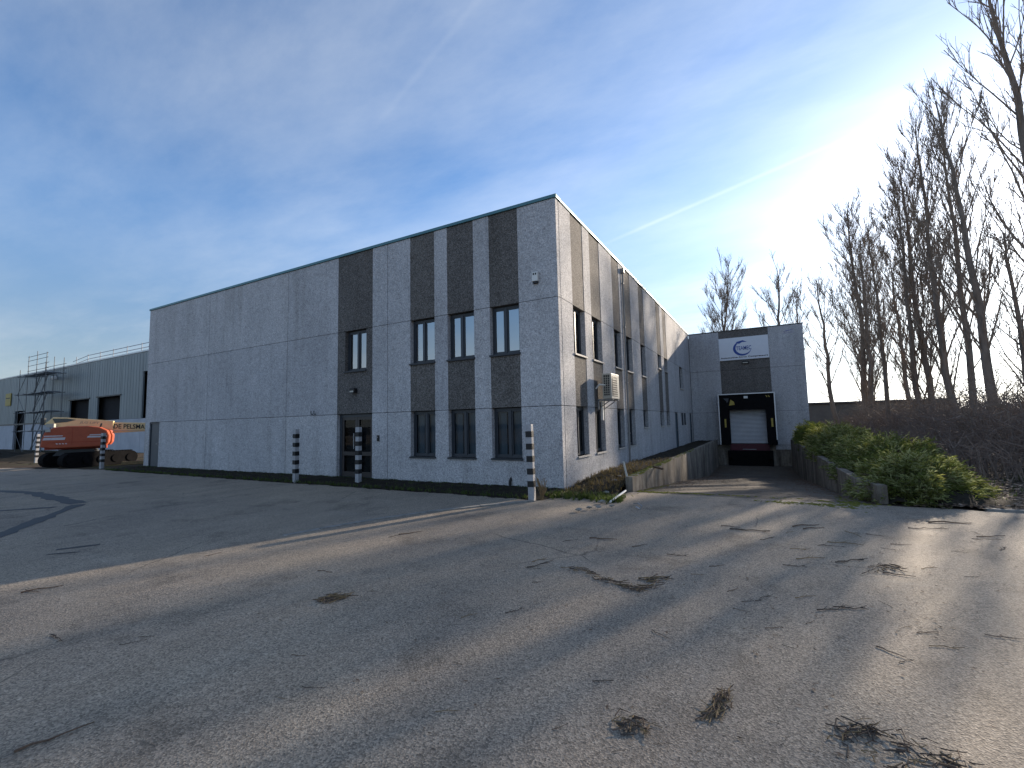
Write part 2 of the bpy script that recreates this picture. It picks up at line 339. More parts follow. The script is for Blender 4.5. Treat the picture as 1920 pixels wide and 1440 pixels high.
def text_mb(body, size_h, fn, d0, d1, width=None, shear=0.0, bold=0.0, space=1.0):
    """letters as thin solid mesh; fn maps (u, w, depth); the text's lower-left corner is (0, 0)"""
    cu = bpy.data.curves.new('lettering', 'FONT'); cu.body = body; cu.size = 1; cu.offset = bold; cu.shear = shear; cu.space_character = space; cu.resolution_u = 3
    ob = bpy.data.objects.new('lettering', cu); me = bpy.data.meshes.new_from_object(ob)
    vs = np.array([v.co[:] for v in me.vertices]); mn = vs.min(0); mx = vs.max(0); sc = size_h / (mx[1] - mn[1]); sx = (width / (mx[0] - mn[0])) if width else sc
    mb = MB(); n = len(vs); P = [((v[0] - mn[0]) * sx, (v[1] - mn[1]) * sc) for v in vs]
    fs = [tuple(p.vertices) for p in me.polygons]
    mb.add([fn(u, w, d0) for u, w in P] + [fn(u, w, d1) for u, w in P], fs + [tuple(i + n for i in reversed(f)) for f in fs])
    ec = {}
    for f in fs:
        for i in range(len(f)):
            e = (f[i], f[(i+1) % len(f)]); k = tuple(sorted(e)); ec.setdefault(k, []).append(e)
    off = len(mb.v) - 2 * n
    for k, l in ec.items():
        if len(l) == 1: a, b = l[0]; mb.f.append((off + b, off + a, off + n + a, off + n + b)); mb.mi.append(0)
    bpy.data.objects.remove(ob); bpy.data.meshes.remove(me); return mb

# ================================================================== SETTING: ground, yard, ramp
RX0, RX1, RY0, RY1 = -2.83, 1.45, 10.75, 32.35       # ramp cut
G = 900
mb = MB()
xs = [-G, RX0 - 0.1, RX1 + 0.1, G]; ys = [-G, RY0, RY1, G]
for i in range(3):
    for j in range(3):
        if i == 1 and j == 1: continue
        mb.add([(xs[i], ys[j], -0.012), (xs[i+1], ys[j], -0.012), (xs[i+1], ys[j+1], -0.012), (xs[i], ys[j+1], -0.012)], [(0,1,2,3)])
struct(obj('ground', mb, 'soil'))
def wob(p, q, n, amp):
    out = []
    for i in range(n):
        f = i / n; out.append((p[0] + (q[0]-p[0])*f + random.uniform(-amp, amp), p[1] + (q[1]-p[1])*f + random.uniform(-amp, amp)))
    return out
yard_poly = [(-70, -260), (70, -260), (70, 10.7)] + wob((70, 10.7), (4, 10.75), 20, 0.1) + wob((4, 10.75), (1.6, 10.75), 12, 0.06) + [(1.6, 10.75), (-2.95, 10.75)] \
    + wob((-2.95, 10.5), (-4.1, 9.75), 8, 0.08) + [(-4.35, 8.95)] + wob((-4.6, 8.95), (-26, 9.05), 60, 0.07) + wob((-26, 9.0), (-34, 7.6), 14, 0.2) + wob((-34, 7.6), (-70, -1), 14, 0.3)
mb = MB(); mb.add([(x, y, 0.0) for x, y in yard_poly], [tuple(range(len(yard_poly)))])
yard = struct(obj('asphalt_yard', mb, 'asphalt'))
def ramp_z(y): return max(-1.30, -0.087 * max(0, y - RY0 - 0.25) - 0.004) if y > RY0 + 0.25 else 0.0
mb = MB(); yy = list(np.linspace(RY0, 33.2, 46)); nx = 9
for y in yy:
    for i in range(nx):
        f = i / (nx - 1); mb.v.append((RX0 - 0.15 + (RX1 - RX0 + 0.3) * f, y, ramp_z(y) + (random.uniform(-0.012, 0.008) if 0 < i < nx-1 and y > RY0 + 0.5 else 0)))
for j in range(len(yy) - 1):
    for i in range(nx - 1): mb.f.append((j*nx+i, j*nx+i+1, (j+1)*nx+i+1, (j+1)*nx+i)); mb.mi.append(0)
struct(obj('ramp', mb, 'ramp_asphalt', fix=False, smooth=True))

def bumpy(name, x0, x1, y0, y1, nx, ny, zf, mat, jitter=0.02, edge=0.0):
    mb = MB()
    for j in range(ny + 1):
        for i in range(nx + 1):
            x = x0 + (x1-x0)*i/nx; y = y0 + (y1-y0)*j/ny; b = i in (0, nx) or j in (0, ny)
            mb.v.append((x + (random.uniform(-edge, edge) if b else random.uniform(-.3, .3)*(x1-x0)/nx), y + (random.uniform(-edge, edge) if b else 0), zf(x, y) + (random.uniform(-jitter, jitter))))
    w = nx + 1
    for j in range(ny):
        for i in range(nx): mb.f.append((j*w+i, j*w+i+1, (j+1)*w+i+1, (j+1)*w+i)); mb.mi.append(0)
    return struct(obj(name, mb, mat, fix=False, smooth=True))
bumpy('soil_strip', -25.6, -4.3, 8.95, 10.4, 150, 9, lambda x, y: 0.0 + 0.07 * min(1, max(0, (y - 8.95) / 0.6)) , 'dark_soil', 0.018, 0.09)
def berm_z(x, y):
    a = max(0, min(1, (y - 9.35) / 1.2)); b = max(0, min(1, (x + 4.5) / 0.4))
    return -0.03 + a * b * (0.16 + 0.13 * max(0, min(1, (y - 10.2) / 2.5)))
bumpy('soil_bank', -4.4, -2.99, 9.3, 32.3, 12, 110, berm_z, 'dark_soil', 0.025, 0.04)
def plant_z(x, y):
    if y < 12.4 and x < 2.0: return -.06
    return 0.02 + 0.28 * max(0, min(1, (y - 10.9) / .6)) * max(0, min(1, (3.9 - x) / 1.2))
bumpy('planting_bed', 1.62, 4.4, 10.95, 32.3, 14, 60, plant_z, 'dark_soil', 0.025, 0.03)
bumpy('spoil_heap', -62, -31.5, 9.3, 14.6, 60, 16, lambda x, y: -0.03 + 0.42 * math.exp(-((y - 11.6) / 1.2)**2) * (0.55 + 0.45 * math.sin(x * 0.7)) * min(1, max(0, (-33 - x) / 3)) , 'dark_soil', 0.05, 0.15)

# kerb along the shadowed yard (curved concrete edging pieces)
kp = [(-6.63, 4.56), (-6.49, 5.12), (-6.2, 6.0), (-5.75, 6.92), (-5.14, 7.82), (-4.42, 8.78)]
kerb = thing('kerb', 'low curved concrete edging running from the striped post into the yard', 'kerb', (-5.6, 7, 0))
def polyline_pts(P, step):
    out = []
    for a, b in zip(P[:-1], P[1:]):
        d = math.dist(a, b); n = max(1, round(d / step))
        out += [(a[0] + (b[0]-a[0])*i/n, a[1] + (b[1]-a[1])*i/n) for i in range(n)]
    return out + [P[-1]]
kq = polyline_pts(kp, 1.0)
for i, (a, b) in enumerate(zip(kq[:-1], kq[1:])):
    d = np.array(b) - np.array(a); d = d / np.linalg.norm(d); nn = np.array([-d[1], d[0]]) * 0.05
    h = 0.012 + 0.03 * i / len(kq); a2 = np.array(a) + d * 0.006; b2 = np.array(b) - d * 0.006
    mb = MB(); mb.prism([tuple(a2 - nn), tuple(b2 - nn), tuple(b2 + nn), tuple(a2 + nn)], lambda u, w, z: (u, w, z), -0.05, h)
    obj('kerb_stone', mb, 'kerb', kerb, bevel=0.008)
# pale kerb by the trees
kerb2 = thing('kerb', 'pale concrete kerb half buried in fallen leaves at the yard edge', 'kerb', (4.6, 10.85, 0))
for i in range(6):
    x0 = 3.15 + i * 1.0; mb = MB(); mb.box(x0, x0 + 0.985, 10.78 + 0.015*i, 10.93 + 0.015*i, -0.05, 0.035); obj('kerb_stone', mb, 'kerb', kerb2, bevel=0.01)
# tar-sealed cracks and a patch in the left yard
def strip(name, pts, w, z=0.004, mat='tar'):
    mb = MB(); P = [np.array(p[:2], float) for p in pts]
    for a, b in zip(P[:-1], P[1:]):
        n = max(2, int(np.linalg.norm(b - a) / 0.25)); d = (b - a) / np.linalg.norm(b - a); nn = np.array([-d[1], d[0]])
        for i in range(n):
            p, q = a + (b-a)*i/n, a + (b-a)*(i+1)/n; 
            if i == 0: w0 = w * random.uniform(.7, 1.2)
            w1 = w * random.uniform(.55, 1.3)
            mb.add([(*(p + nn*w0), z), (*(p - nn*w0), z), (*(q - nn*w1), z), (*(q + nn*w1), z)], [(0,1,2,3)]); w0 = w1
    return struct(obj(name, mb, mat, fix=False))
strip('tar_seam', [on_ground(-40, 919), on_ground(60, 924), on_ground(148, 944)], 0.17)
strip('tar_seam', [on_ground(148, 946), on_ground(-60, 1027)], 0.13, 0.0046)
strip('tar_seam', [on_ground(-30, 960), on_ground(105, 951)], 0.08, 0.0052)
strip('tar_seam', [on_ground(105, 1031), on_ground(188, 1021)], 0.05)
strip('tar_seam', [on_ground(88, 1040), on_ground(150, 1035)], 0.018, 0.0046)

# ================================================================== WAREHOUSE
XC, YC, XL, YW, XW, ZT = -4.33, 10.25, -25.1, 32.4, 2.2, 7.30
J1, J2 = 2.06, 4.76
wh = thing('warehouse_building', 'two-storey warehouse of pebble-dash concrete panels with dark vertical window strips', 'building', (-12, 20, 0))
fL = lambda u, z, d: (u, YC + d, z)
fR = lambda u, z, d: (XC - d, u, z)
fW = lambda u, z, d: (u, YW + d, z)
core = MB(); core.box(XL + .3, -14, YC + .3, 20.2, -1.4, ZT - .25); core.box(-14 + .001, XC - .3, YC + .3, 55, -1.4, ZT - .25); core.box(XC - .5, XW - .3, YW + .3, 55, -1.4, ZT - .25)
obj('interior_core', core, 'interior', wh)
GAP = 0.009
def panel(fn, u0, u1, z0, z1, dark=False, ga=True, gb=True, notches=(), d=0.0):
    """a slab; notches = list of (ua, ub, za, zb) cut from the top edge"""
    a = u0 + (GAP if ga else 0); b = u1 - (GAP if gb else 0); z0 += GAP * 0.8; z1 -= GAP * 0.8
    poly = [(a, z0), (b, z0)]
    top = [(b, z1)]
    for (ua, ub, za) in sorted(notches, reverse=True):
        if ub >= b - 1e-4: top = [(b, za)]
        else: top += [(ub, z1), (ub, za)]
        if ua <= a + 1e-4: top += [(a, za)]
        else: top += [(ua, za), (ua, z1)]
    if top[-1][0] > a + 1e-4: top.append((a, z1))
    mb = MB(); mb.prism(poly + top, fn, d, 0.16)
    return obj('wall_panel', mb, 'agg_dark' if dark else 'agg_light', wh)
def window(fn, u0, u1, z0, z1, kind='white', sill='sill_dark', mull=0.42, flip=False):
    """window > frame bars are the window mesh; pane, blind, sill are its pieces. depth 0.13-0.19"""
    d0, d1 = 0.14, 0.20; fw = 0.055; um = u0 + (u1-u0) * mull
    mb = MB()
    def r(a, b, c, e, x0=d0, x1=d1): mb.prism([(a, c), (b, c), (b, e), (a, e)], fn, x0, x1)
    r(u0, u0 + fw, z0, z1); r(u1 - fw, u1, z0, z1); r(u0 + fw, u1 - fw, z0, z0 + fw); r(u0 + fw, u1 - fw, z1 - fw, z1)
    r(um - 0.035, um + 0.035, z0 + fw, z1 - fw, d0 - 0.012, d1)
    for a, b in ((u0 + fw, um - 0.035), (um + 0.035, u1 - fw)):      # sash rails
        s = 0.035; x0, x1 = d0 + 0.012, d1 - 0.004
        r(a, a + s, z0 + fw, z1 - fw, x0, x1); r(b - s, b, z0 + fw, z1 - fw, x0, x1); r(a + s, b - s, z0 + fw, z0 + fw + s, x0, x1); r(a + s, b - s, z1 - fw - s, z1 - fw, x0, x1)
    w = obj('window', mb, 'frame_dark', wh)
    for a, b in ((u0 + fw + .035, um - .07), (um + .07, u1 - fw - .035)):
        mb = MB(); mb.add([fn(a, z0 + fw + .035, .175), fn(b, z0 + fw + .035, .175), fn(b, z1 - fw - .035, .175), fn(a, z1 - fw - .035, .175)], [(0,1,2,3)])
        obj('pane', mb, 'glass_coated' if kind == 'white' else ('glass_dark' if kind == 'dark' else 'glass'), w, fix=False)
    mb = MB(); mb.prism([(u0 - .02, z0 - .045), (u1 + .02, z0 - .045), (u1 + .02, z0), (u0 - .02, z0)], fn, -0.045, 0.16)
    obj('sill', mb, sill, w)
    if kind:
        mb = MB(); n = int((u1 - u0 - .1) / 0.055)
        for i in range(n):                                     # vertical blind strips / curtain folds
            a = u0 + .05 + (u1 - u0 - .1) * i / n; b = a + (u1 - u0 - .1) / n
            if kind == 'white':
                if random.random() < 0.04: continue
                mb.add([fn(a, z0 + .05, .215), fn(b + .006, z0 + .05, .24), fn(b + .006, z1 - .05, .24), fn(a, z1 - .05, .215)], [(0,1,2,3)])
            else:
                o = .245 + 0.02 * math.sin(i * 2.1); o2 = .245 + 0.02 * math.sin((i + 1) * 2.1)
                if (0.30 < i / n < 0.42 and kind == 'grey') or (kind == 'dark' and i / n < .25): continue
                mb.add([fn(a, z0 + .05, o), fn(b, z0 + .05, o2), fn(b, z1 - .05, o2), fn(a, z1 - .05, o)], [(0,1,2,3)])
        obj('blind', mb, 'white_blind' if kind == 'white' else 'grey_curtain', w, fix=False)
    return w
# ---- left facade
jl = [XL, -19.98, -14.85, -10.01, XC]
for a, b in ((0, 1), (1, 2)):
    for z0, z1 in ((-.35, J1), (J1, J2), (J2, ZT)):
        if a == 0 and z0 < 0:
            panel(fL, jl[0], jl[0] + .42, z0, z1, gb=False, ga=False); panel(fL, jl[0] + 1.32, jl[1], z0, z1, ga=False); panel(fL, jl[0] + .42, jl[0] + 1.32, -.35, 0.0, ga=False, gb=False); continue
        panel(fL, jl[a], jl[b], z0, z1, ga=(a > 0))
# bay with the entrance
S0, S1 = -12.23, -10.65
panel(fL, jl[2], S0, -.35, J1, gb=False); panel(fL, jl[2], S0, J1, J2, gb=False); panel(fL, jl[2], S0, J2, ZT, gb=False)
panel(fL, S1, jl[3], -.35, J1, ga=False); panel(fL, S1, jl[3], J1, J2, ga=False); panel(fL, S1, jl[3], J2, ZT, ga=False)
panel(fL, S0, S1, J2, ZT, True, False, False, d=0.012)
panel(fL, S0, S1, J1, J2, True, False, False, notches=[(-11.89, -10.93, 3.44)], d=0.012)
panel(fL, S0, S1, -.35, 0.03, True, False, False, d=0.012)
window(fL, -11.89, -10.93, 3.44, J2 - .012, 'white', mull=.5)
# office bay
strips = [(-9.10, -8.19), (-7.73, -6.83), (-6.32, -5.43)]
ribs = [jl[3]] + [u for s in strips for u in s] + [XC]
for i in range(0, 8, 2):
    for z0, z1 in ((J1, J2), (J2, ZT)): panel(fL, ribs[i], ribs[i+1], z0, z1, ga=(i == 0), gb=False)
panel(fL, jl[3], XC, -.35, J1, gb=False, notches=[(a, b, .76) for a, b in strips])
for a, b in strips:
    panel(fL, a, b, J2, ZT, True, False, False, d=0.012); panel(fL, a, b, J1, 3.42, True, False, False, d=0.012)
    window(fL, a, b, 3.46, J2 - .012, 'white', mull=.46); window(fL, a, b, .76, J1 - .012, 'grey', mull=.54)
# ---- right facade (sunlit, offices)
jr = [YC + .185, 16.06, 21.78, 27.3, YW]
sR = [(11.22, 12.13), (12.70, 13.62), (14.93, 15.78), (16.40, 17.30), (18.62, 19.46), (21.95, 22.85), (23.50, 24.36)]
low = [.76, .76, .76, .76, 1.38, 1.38, 1.38]; upp = [3.46] * 5 + [4.09] * 2
bays = [(jr[0], jr[1], sR[0:3]), (jr[1], jr[2], sR[3:5]), (jr[2], jr[3], sR[5:7])]
for a, b, ss in bays:
    rb = [a] + [u for s in ss for u in s] + [b]
    for i in range(0, len(rb), 2):
        for z0, z1 in ((J1, J2), (J2, ZT)): panel(fR, rb[i], rb[i+1], z0, z1, ga=(i == 0), gb=(i + 2 >= len(rb)))
k = 0
for bi, (a, b, ss) in enumerate(bays):
    nts = []
    for (s0, s1) in ss:
        nts.append((s0, s1, low[k]))
        panel(fR, s0, s1, J2, ZT, True, False, False, d=0.012); panel(fR, s0, s1, J1, upp[k] - .045, True, False, False, d=0.012)
        window(fR, s0, s1, upp[k], J2 - .012, 'dark', 'sill_pale', .5); window(fR, s0, s1, low[k], J1 - .012, 'dark', 'sill_pale', .5); k += 1
    if bi == 2: panel(fR, a, 25.85, -.35, J1, notches=nts, gb=False); panel(fR, 26.72, b, -.35, J1, ga=False)
    else: panel(fR, a, b, -.35, J1, notches=nts)
a, b = jr[3], jr[4]
panel(fR, a, b, J2, ZT); panel(fR, a, 27.97, J1, J2, gb=False); panel(fR, 29.2, b, J1, J2, ga=False); panel(fR, 27.97, 29.2, J1, 3.42, ga=False, gb=False)
window(fR, 27.97, 29.2, 3.46, J2 - .012, 'dark', 'sill_pale', .5)
panel(fR, a, 31.1, -.35, J1, gb=False); panel(fR, 32.0, b, -.35, J1, ga=False)
# ---- wing front
D0, D1 = -2.47, 0.36
O0, O1, OZ0, OZ1 = -2.1, 0.0, -0.02, 2.2
panel(fW, XC + .01, D0, -.01, J1, gb=False); panel(fW, XC + .01, D0, J1, J2, gb=False); panel(fW, XC + .01, D0, J2, ZT, gb=False)
panel(fW, D1, XW, -.3, J1, ga=False, gb=False); panel(fW, D1, XW, J1, J2, ga=False, gb=False); panel(fW, D1, XW, J2, ZT, ga=False, gb=False)
panel(fW, D0, D1, J2, ZT, True, False, False, d=0.012); panel(fW, D0, D1, OZ1, J2, True, False, False, d=0.012)
panel(fW, D0, O0, -.01, OZ1, True, False, False, d=0.012); panel(fW, O1, D1, -.01, OZ1, True, False, False, d=0.012)
mb = MB(); mb.box(XC, XW, YW + .02, YW + .3, -1.5, -.012); obj('foundation', mb, 'stained_concrete', wh)
mb = MB(); mb.box(XW - .16, XW, YW + .165, 55, -.3, ZT); obj('wall_panel', mb, 'agg_light', wh)
mb = MB(); mb.box(XL, XL + .16, YC + .165, 20.5, -.3, ZT); obj('wall_panel', mb, 'agg_light', wh)
mb = MB(); mb.box(XL + .17, -14, 20.3, 20.5, -.3, ZT); obj('wall_panel', mb, 'agg_light', wh)
# copings
mb = MB()
mb.box(XL - .03, XC + .035, YC - .035, YC + .3, ZT, ZT + .085); obj('roof_coping', mb, 'coping_teal', wh, bevel=.01)
mb = MB(); mb.box(XC - .3, XC + .03, YC + .3, YW - .035, ZT, ZT + .07); obj('roof_coping', mb, 'coping_teal', wh, bevel=.01)
mb = MB(); mb.box(XC - .3, XW + .03, YW - .03, YW + .3, ZT, ZT + .05); obj('roof_coping', mb, 'steel_dark', wh, bevel=.01)
mb = MB(); mb.box(XL + .17, -14, YC + .31, 20.3, ZT - .248, ZT - .2); mb.box(-14 + .002, XC - .31, YC + .31, 55, ZT - .25, ZT - .2); mb.box(XC - .31, XW - .17, YW + .31, 55, ZT - .25, ZT - .2); obj('roof', mb, 'shed_roof', wh)
# doors of the warehouse
def slab_door(fn, u0, u1, z0, z1, mat, hs=1):
    mb = MB(); mb.prism([(u0, z0), (u0 + .06, z0), (u0 + .06, z1 - .06), (u1 - .06, z1 - .06), (u1 - .06, z0), (u1, z0), (u1, z1), (u0, z1)], fn, .03, .15)
    d = obj('door', mb, 'frame_dark', wh)
    mb = MB(); mb.prism([(u0 + .062, z0), (u1 - .062, z0), (u1 - .062, z1 - .062), (u0 + .062, z1 - .062)], fn, .06, .11); obj('leaf', mb, mat, d)
    hx = u1 - .16 if hs > 0 else u0 + .16
    mb = MB(); mb.prism([(hx - .02, 1.0), (hx + .02, 1.0), (hx + .02, 1.16), (hx - .02, 1.16)], fn, .048, .06); mb.prism([(hx - .12, 1.07), (hx + .01, 1.07), (hx + .01, 1.095), (hx - .12, 1.095)], fn, .01, .03); mb.prism([(hx - .01, 1.07), (hx + .012, 1.07), (hx + .012, 1.095), (hx - .01, 1.095)], fn, .03, .05); obj('handle', mb, 'galv', d)
    return d
slab_door(fL, XL + .42, XL + 1.32, 0.0, J1 - .01, 'door_grey')
slab_door(fR, 25.85, 26.72, 0.0, J1 - .01, 'door_blue'); slab_door(fR, 31.1, 32.0, 0.0, J1 - .01, 'door_blue')
# entrance: dark framed double door, low transom rail
mb = MB(); z0, z1 = .03, J1 - .01; e0, e1 = S0 + .005, S1 - .005
for (a, b, c, e) in ((e0, e0 + .1, z0, z1), (e1 - .1, e1, z0, z1), (e0 + .1, e1 - .1, z1 - .09, z1), (e0 + .1, e1 - .1, z0, z0 + .05)): mb.prism([(a, c), (b, c), (b, e), (a, e)], fL, .12, .2)
door = obj('entrance_door', mb, 'frame_dark', wh); em = (e0 + e1) / 2
for a, b in ((e0 + .1, em), (em, e1 - .1)):
    mb = MB(); s = .085; a += .004; b -= .004
    for (p, q, c, e) in ((a, a + s, z0 + .05, z1 - .09), (b - s, b, z0 + .05, z1 - .09), (a + s, b - s, z0 + .05, z0 + .2), (a + s, b - s, z1 - .18, z1 - .09), (a + s, b - s, .74, .86)): mb.prism([(p, c), (q, c), (q, e), (p, e)], fL, .13, .185)
    obj('leaf_frame', mb, 'door_brown', door)
    for c, e in ((z0 + .2, .74), (.86, z1 - .18)):
        mb = MB(); mb.add([fL(a + s, c, .16), fL(b - s, c, .16), fL(b - s, e, .16), fL(a + s, e, .16)], [(0,1,2,3)]); obj('pane', mb, 'glass', door, fix=False)
mb = MB()
for u in (em - .12, em + .12): mb.tube([fL(u, .95, .1), fL(u, 1.45, .1)], .014, 6); mb.tube([fL(u, 1.0, .1), fL(u, 1.0, .14)], .01, 5); mb.tube([fL(u, 1.4, .1), fL(u, 1.4, .14)], .01, 5)
obj('handle', mb, 'galv', door)
mb = MB(); mb.prism([(S0, -.1), (S1, -.1), (S1, .03), (S0, .03)], fL, -.35, 0.0); obj('doorstep', mb, 'kerb', wh, bevel=.01)
# downpipe, small wall pipes
mb = MB(); mb.tube([(XC + .045, 16.16, 7.0), (XC + .045, 16.16, .1)], .032, 8); mb.box(XC + .001, XC + .12, 16.08, 16.24, 7.0, 7.16)
dp = obj('downpipe', mb, 'pipe_grey', wh)
for z in (1.2, 3.0, 5.0, 6.6): mb = MB(); mb.box(XC + .001, XC + .085, 16.11, 16.21, z, z + .03); obj('pipe_clamp', mb, 'pipe_grey', dp)
for y in (28.0, 28.9): mb = MB(); mb.tube([(XC + .03, y, 2.03), (XC + .03, y, 1.33)], .06, 6); obj('vent_pipe', mb, 'frame_dark', wh)
# faded mark high on the wing
mb = MB()
pts = [(-.3, -.05), (-.1, .06), (.12, .08), (.3, .0), (.12, .03), (-.08, .0)]
mb.prism([(1.45 + u, 6.92 + w) for u, w in pts], fW, -.004, -.001); obj('faded_emblem', mb, 'print_faded', wh)
mb = MB(); mb.prism([(1.15, 6.78), (1.75, 6.82), (1.75, 6.84), (1.15, 6.81)], fW, -.004, -.001); obj('faded_emblem', mb, 'print_faded', wh)

# ---- things on the facades
al = thing('alarm_box', 'white alarm siren box high on the shaded wall by the corner', 'alarm', (-4.92, YC, 5.32))
mb = MB(); mb.box(-5.0, -4.84, YC - .09, YC - .002, 5.22, 5.46); obj('housing', mb, 'plastic_white', al, bevel=.012)
for x in (-4.965, -4.905): mb = MB(); mb.box(x, x + .035, YC - .096, YC - .0905, 5.38, 5.43); obj('lens', mb, 'black_plastic', al)
mb = MB(); mb.box(-4.985, -4.855, YC - .075, YC - .004, 5.17, 5.2195); obj('strobe', mb, 'black_plastic', al)
def wall_lamp(label, c, fn, u, z, w=.22):
    r = thing('wall_lamp', label, 'lamp', c)
    mb = MB(); mb.prism([(u - w/2, z - .07), (u + w/2, z - .07), (u + w/2, z + .06), (u + w*.3, z + .09), (u - w*.3, z + .09), (u - w/2, z + .06)], fn, -.13, -.001 + .012); obj('housing', mb, 'black_plastic', r, bevel=.012)
    mb = MB(); mb.prism([(u - w*.36, z - .05), (u + w*.36, z - .05), (u + w*.36, z), (u - w*.36, z)], fn, -.138, -.131); obj('lens', mb, 'plastic_cream', r)
wall_lamp('small dark bulkhead lamp on the dark strip above the entrance door', (-11.42, YC, 2.79), fL, -11.42, 2.79)
wall_lamp('black floodlight under the company sign on the dock wing', (-1.0, YW, 5.2), fW, -1.0, 5.18, .4)
bell = thing('door_bell', 'small black bell plate right of the entrance door', 'door bell', (-10.38, YC, 1.28))
mb = MB(); mb.box(-10.43, -10.34, YC - .03, YC - .001, 1.2, 1.38); obj('plate', mb, 'black_plastic', bell, bevel=.008)
mb = MB(); mb.tube([(-10.385, YC - .031, 1.32), (-10.385, YC - .04, 1.32)], .014, 8); obj('button', mb, 'galv', bell)
for x in (-13.42, -13.27):
    mb = MB(); mb.tube([(x, YC + .02, 2.10), (x, YC - .06, 2.10), (x, YC - .075, 2.14), (x, YC - .075, 2.22)], .014, 6)
    tag(obj('wall_hook', mb, 'steel_dark', org=(x, YC, 2.1)), 'bent metal hook on the blank wall, ' + ('left of the pair' if x < -13.4 else 'right of the pair'), 'hook', 'hook pair on the blank wall')
mb = MB(); mb.tube([(-6.33 + .55, YC - .05, -.02), (-5.78, YC - .05, .2), (-5.78, YC + .02, .26)], .035, 7)
tag(obj('standpipe', mb, 'black_plastic', org=(-5.78, YC, 0)), 'short black pipe stub at the wall foot under the windows', 'pipe')

# air conditioner
ax0, ax1, ay0, ay1, az0, az1 = XC + .2, XC + .467, 12.87, 13.66, 2.30, 3.04
ac = thing('air_conditioner', 'cream outdoor air conditioner unit bracketed to the sunlit wall', 'air conditioner', (XC, 12.8, 2.4))
mb = MB(); mb.box(ax0, ax1, ay0, ay1, az0, az1); obj('casing', mb, 'plastic_cream', ac, bevel=.015)
for i in range(8):                                          # front louvres
    z = az0 + .09 + i * .066; mb = MB(); mb.box(ax1 + .005, ax1 + .02, ay0 + .08, ay1 - .22, z, z + .02); obj('louvre', mb, 'plastic_cream', ac)
mb = MB(); mb.box(ax1 + .0005, ax1 + .004, ay0 + .06, ay1 - .2, az0 + .07, az1 - .09); obj('grille_back', mb, 'black_plastic', ac)
mb = MB(); mb.box(ax0 + .03, ax1 - .04, ay0 - .004, ay0 - .0005, az0 + .08, az1 - .05); obj('coil', mb, 'black_plastic', ac)
for i in range(9): z = az0 + .08 + i * .066; mb = MB(); mb.box(ax0 + .03, ax1 - .04, ay0 - .014, ay0 - .0045, z, z + .012); obj('louvre', mb, 'plastic_cream', ac)
for x in (ax0 + .03, ax0 + .09, ax0 + .15, ax0 + .21): mb = MB(); mb.box(x, x + .014, ay0 - .018, ay0 - .0145, az0 + .08, az1 - .05); obj('grille_bar', mb, 'plastic_cream', ac)
for y in (ay0 + .12, ay1 - .12):
    mb = MB(); mb.box(XC + .001, ax1, y - .02, y + .02, az0 - .045, az0 - .002); mb.box(XC + .001, XC + .04, y - .02, y + .02, az0 - .3, az0 - .046); mb.bar((XC + .03, y, az0 - .27), (ax1 - .1, y, az0 - .05), .014); obj('bracket', mb, 'galv', ac)
mb = MB(); mb.tube([(ax0 + .1, ay0 + .02, az0 + .4), (XC + .12, ay0 - .06, az0 + .42), (XC + .02, ay0 - .08, az0 + .3)], .025, 6); obj('hose', mb, 'plastic_white', ac)
mb = MB(); mb.box(XC + .001, XC + .06, ay0 + .38, ay0 + .47, az0 - .62, az0 - .05); obj('cable_duct', mb, 'plastic_white', ac)

# company sign
sg = thing('company_sign', 'white company sign with blue swirl logo on the loading dock wing', 'sign', (-1.04, YW, 5.4))
sx0, sx1, sz0, sz1, sd = -2.47, .35, 5.40, 6.82, -.06
mb = MB(); mb.prism([(sx0, sz0), (sx1, sz0), (sx1, sz1), (sx0, sz1)], fW, sd, -.002); obj('board', mb, 'sign_board', sg)
mb = MB(); mb.prism([(sx0, sz0 - .02), (sx1, sz0 - .02), (sx1, sz0 - .001), (sx0, sz0 - .001)], fW, sd - .01, -.002); obj('edge_strip', mb, 'alu_edge', sg)
fS = lambda ox, oz: (lambda u, w, d: fW(ox + u, oz + w, d))
cxs, czs = -1.13, 6.09
def ell(t, a, b): return (cxs + a * math.cos(t), czs + b * math.sin(t))
n = 40; T = [R_(100 + (350 - 100) * i / n) for i in range(n + 1)]
outer = [ell(t, .52, .47) for t in T]
inner = [(cxs + .03 + (.50 - .105 * math.sin(math.pi * min(1, i / n * .95 + .05))**.8) * math.cos(t), czs + .01 + (.445 - .09 * math.sin(math.pi * min(1, i / n * .95 + .05))**.8) * math.sin(t)) for i, t in enumerate(T)]
mb = MB()
for i in range(n): mb.prism([outer[i], outer[i+1], inner[i+1], inner[i]], fW, sd - .006, sd - .001)
mb.prism([(cxs - .34, czs + .43), (cxs + .05, czs + .52), (cxs + .3, czs + .40), (cxs + .02, czs + .40), (cxs - .16, czs + .30)], fW, sd - .0065, sd - .0012)
obj('swirl_logo', mb, 'print_blue', sg)
obj('lettering', text_mb('TEAMEC', .26, fS(-1.47, 5.98), sd - .0075, sd - .0015, width=.86, bold=.012), 'print_blue', sg)
obj('lettering', text_mb('Automotive Airco Compressors', .13, fS(-2.4, 5.465), sd - .006, sd - .001, width=2.68, bold=.032, space=1.1), 'print_dark', sg)

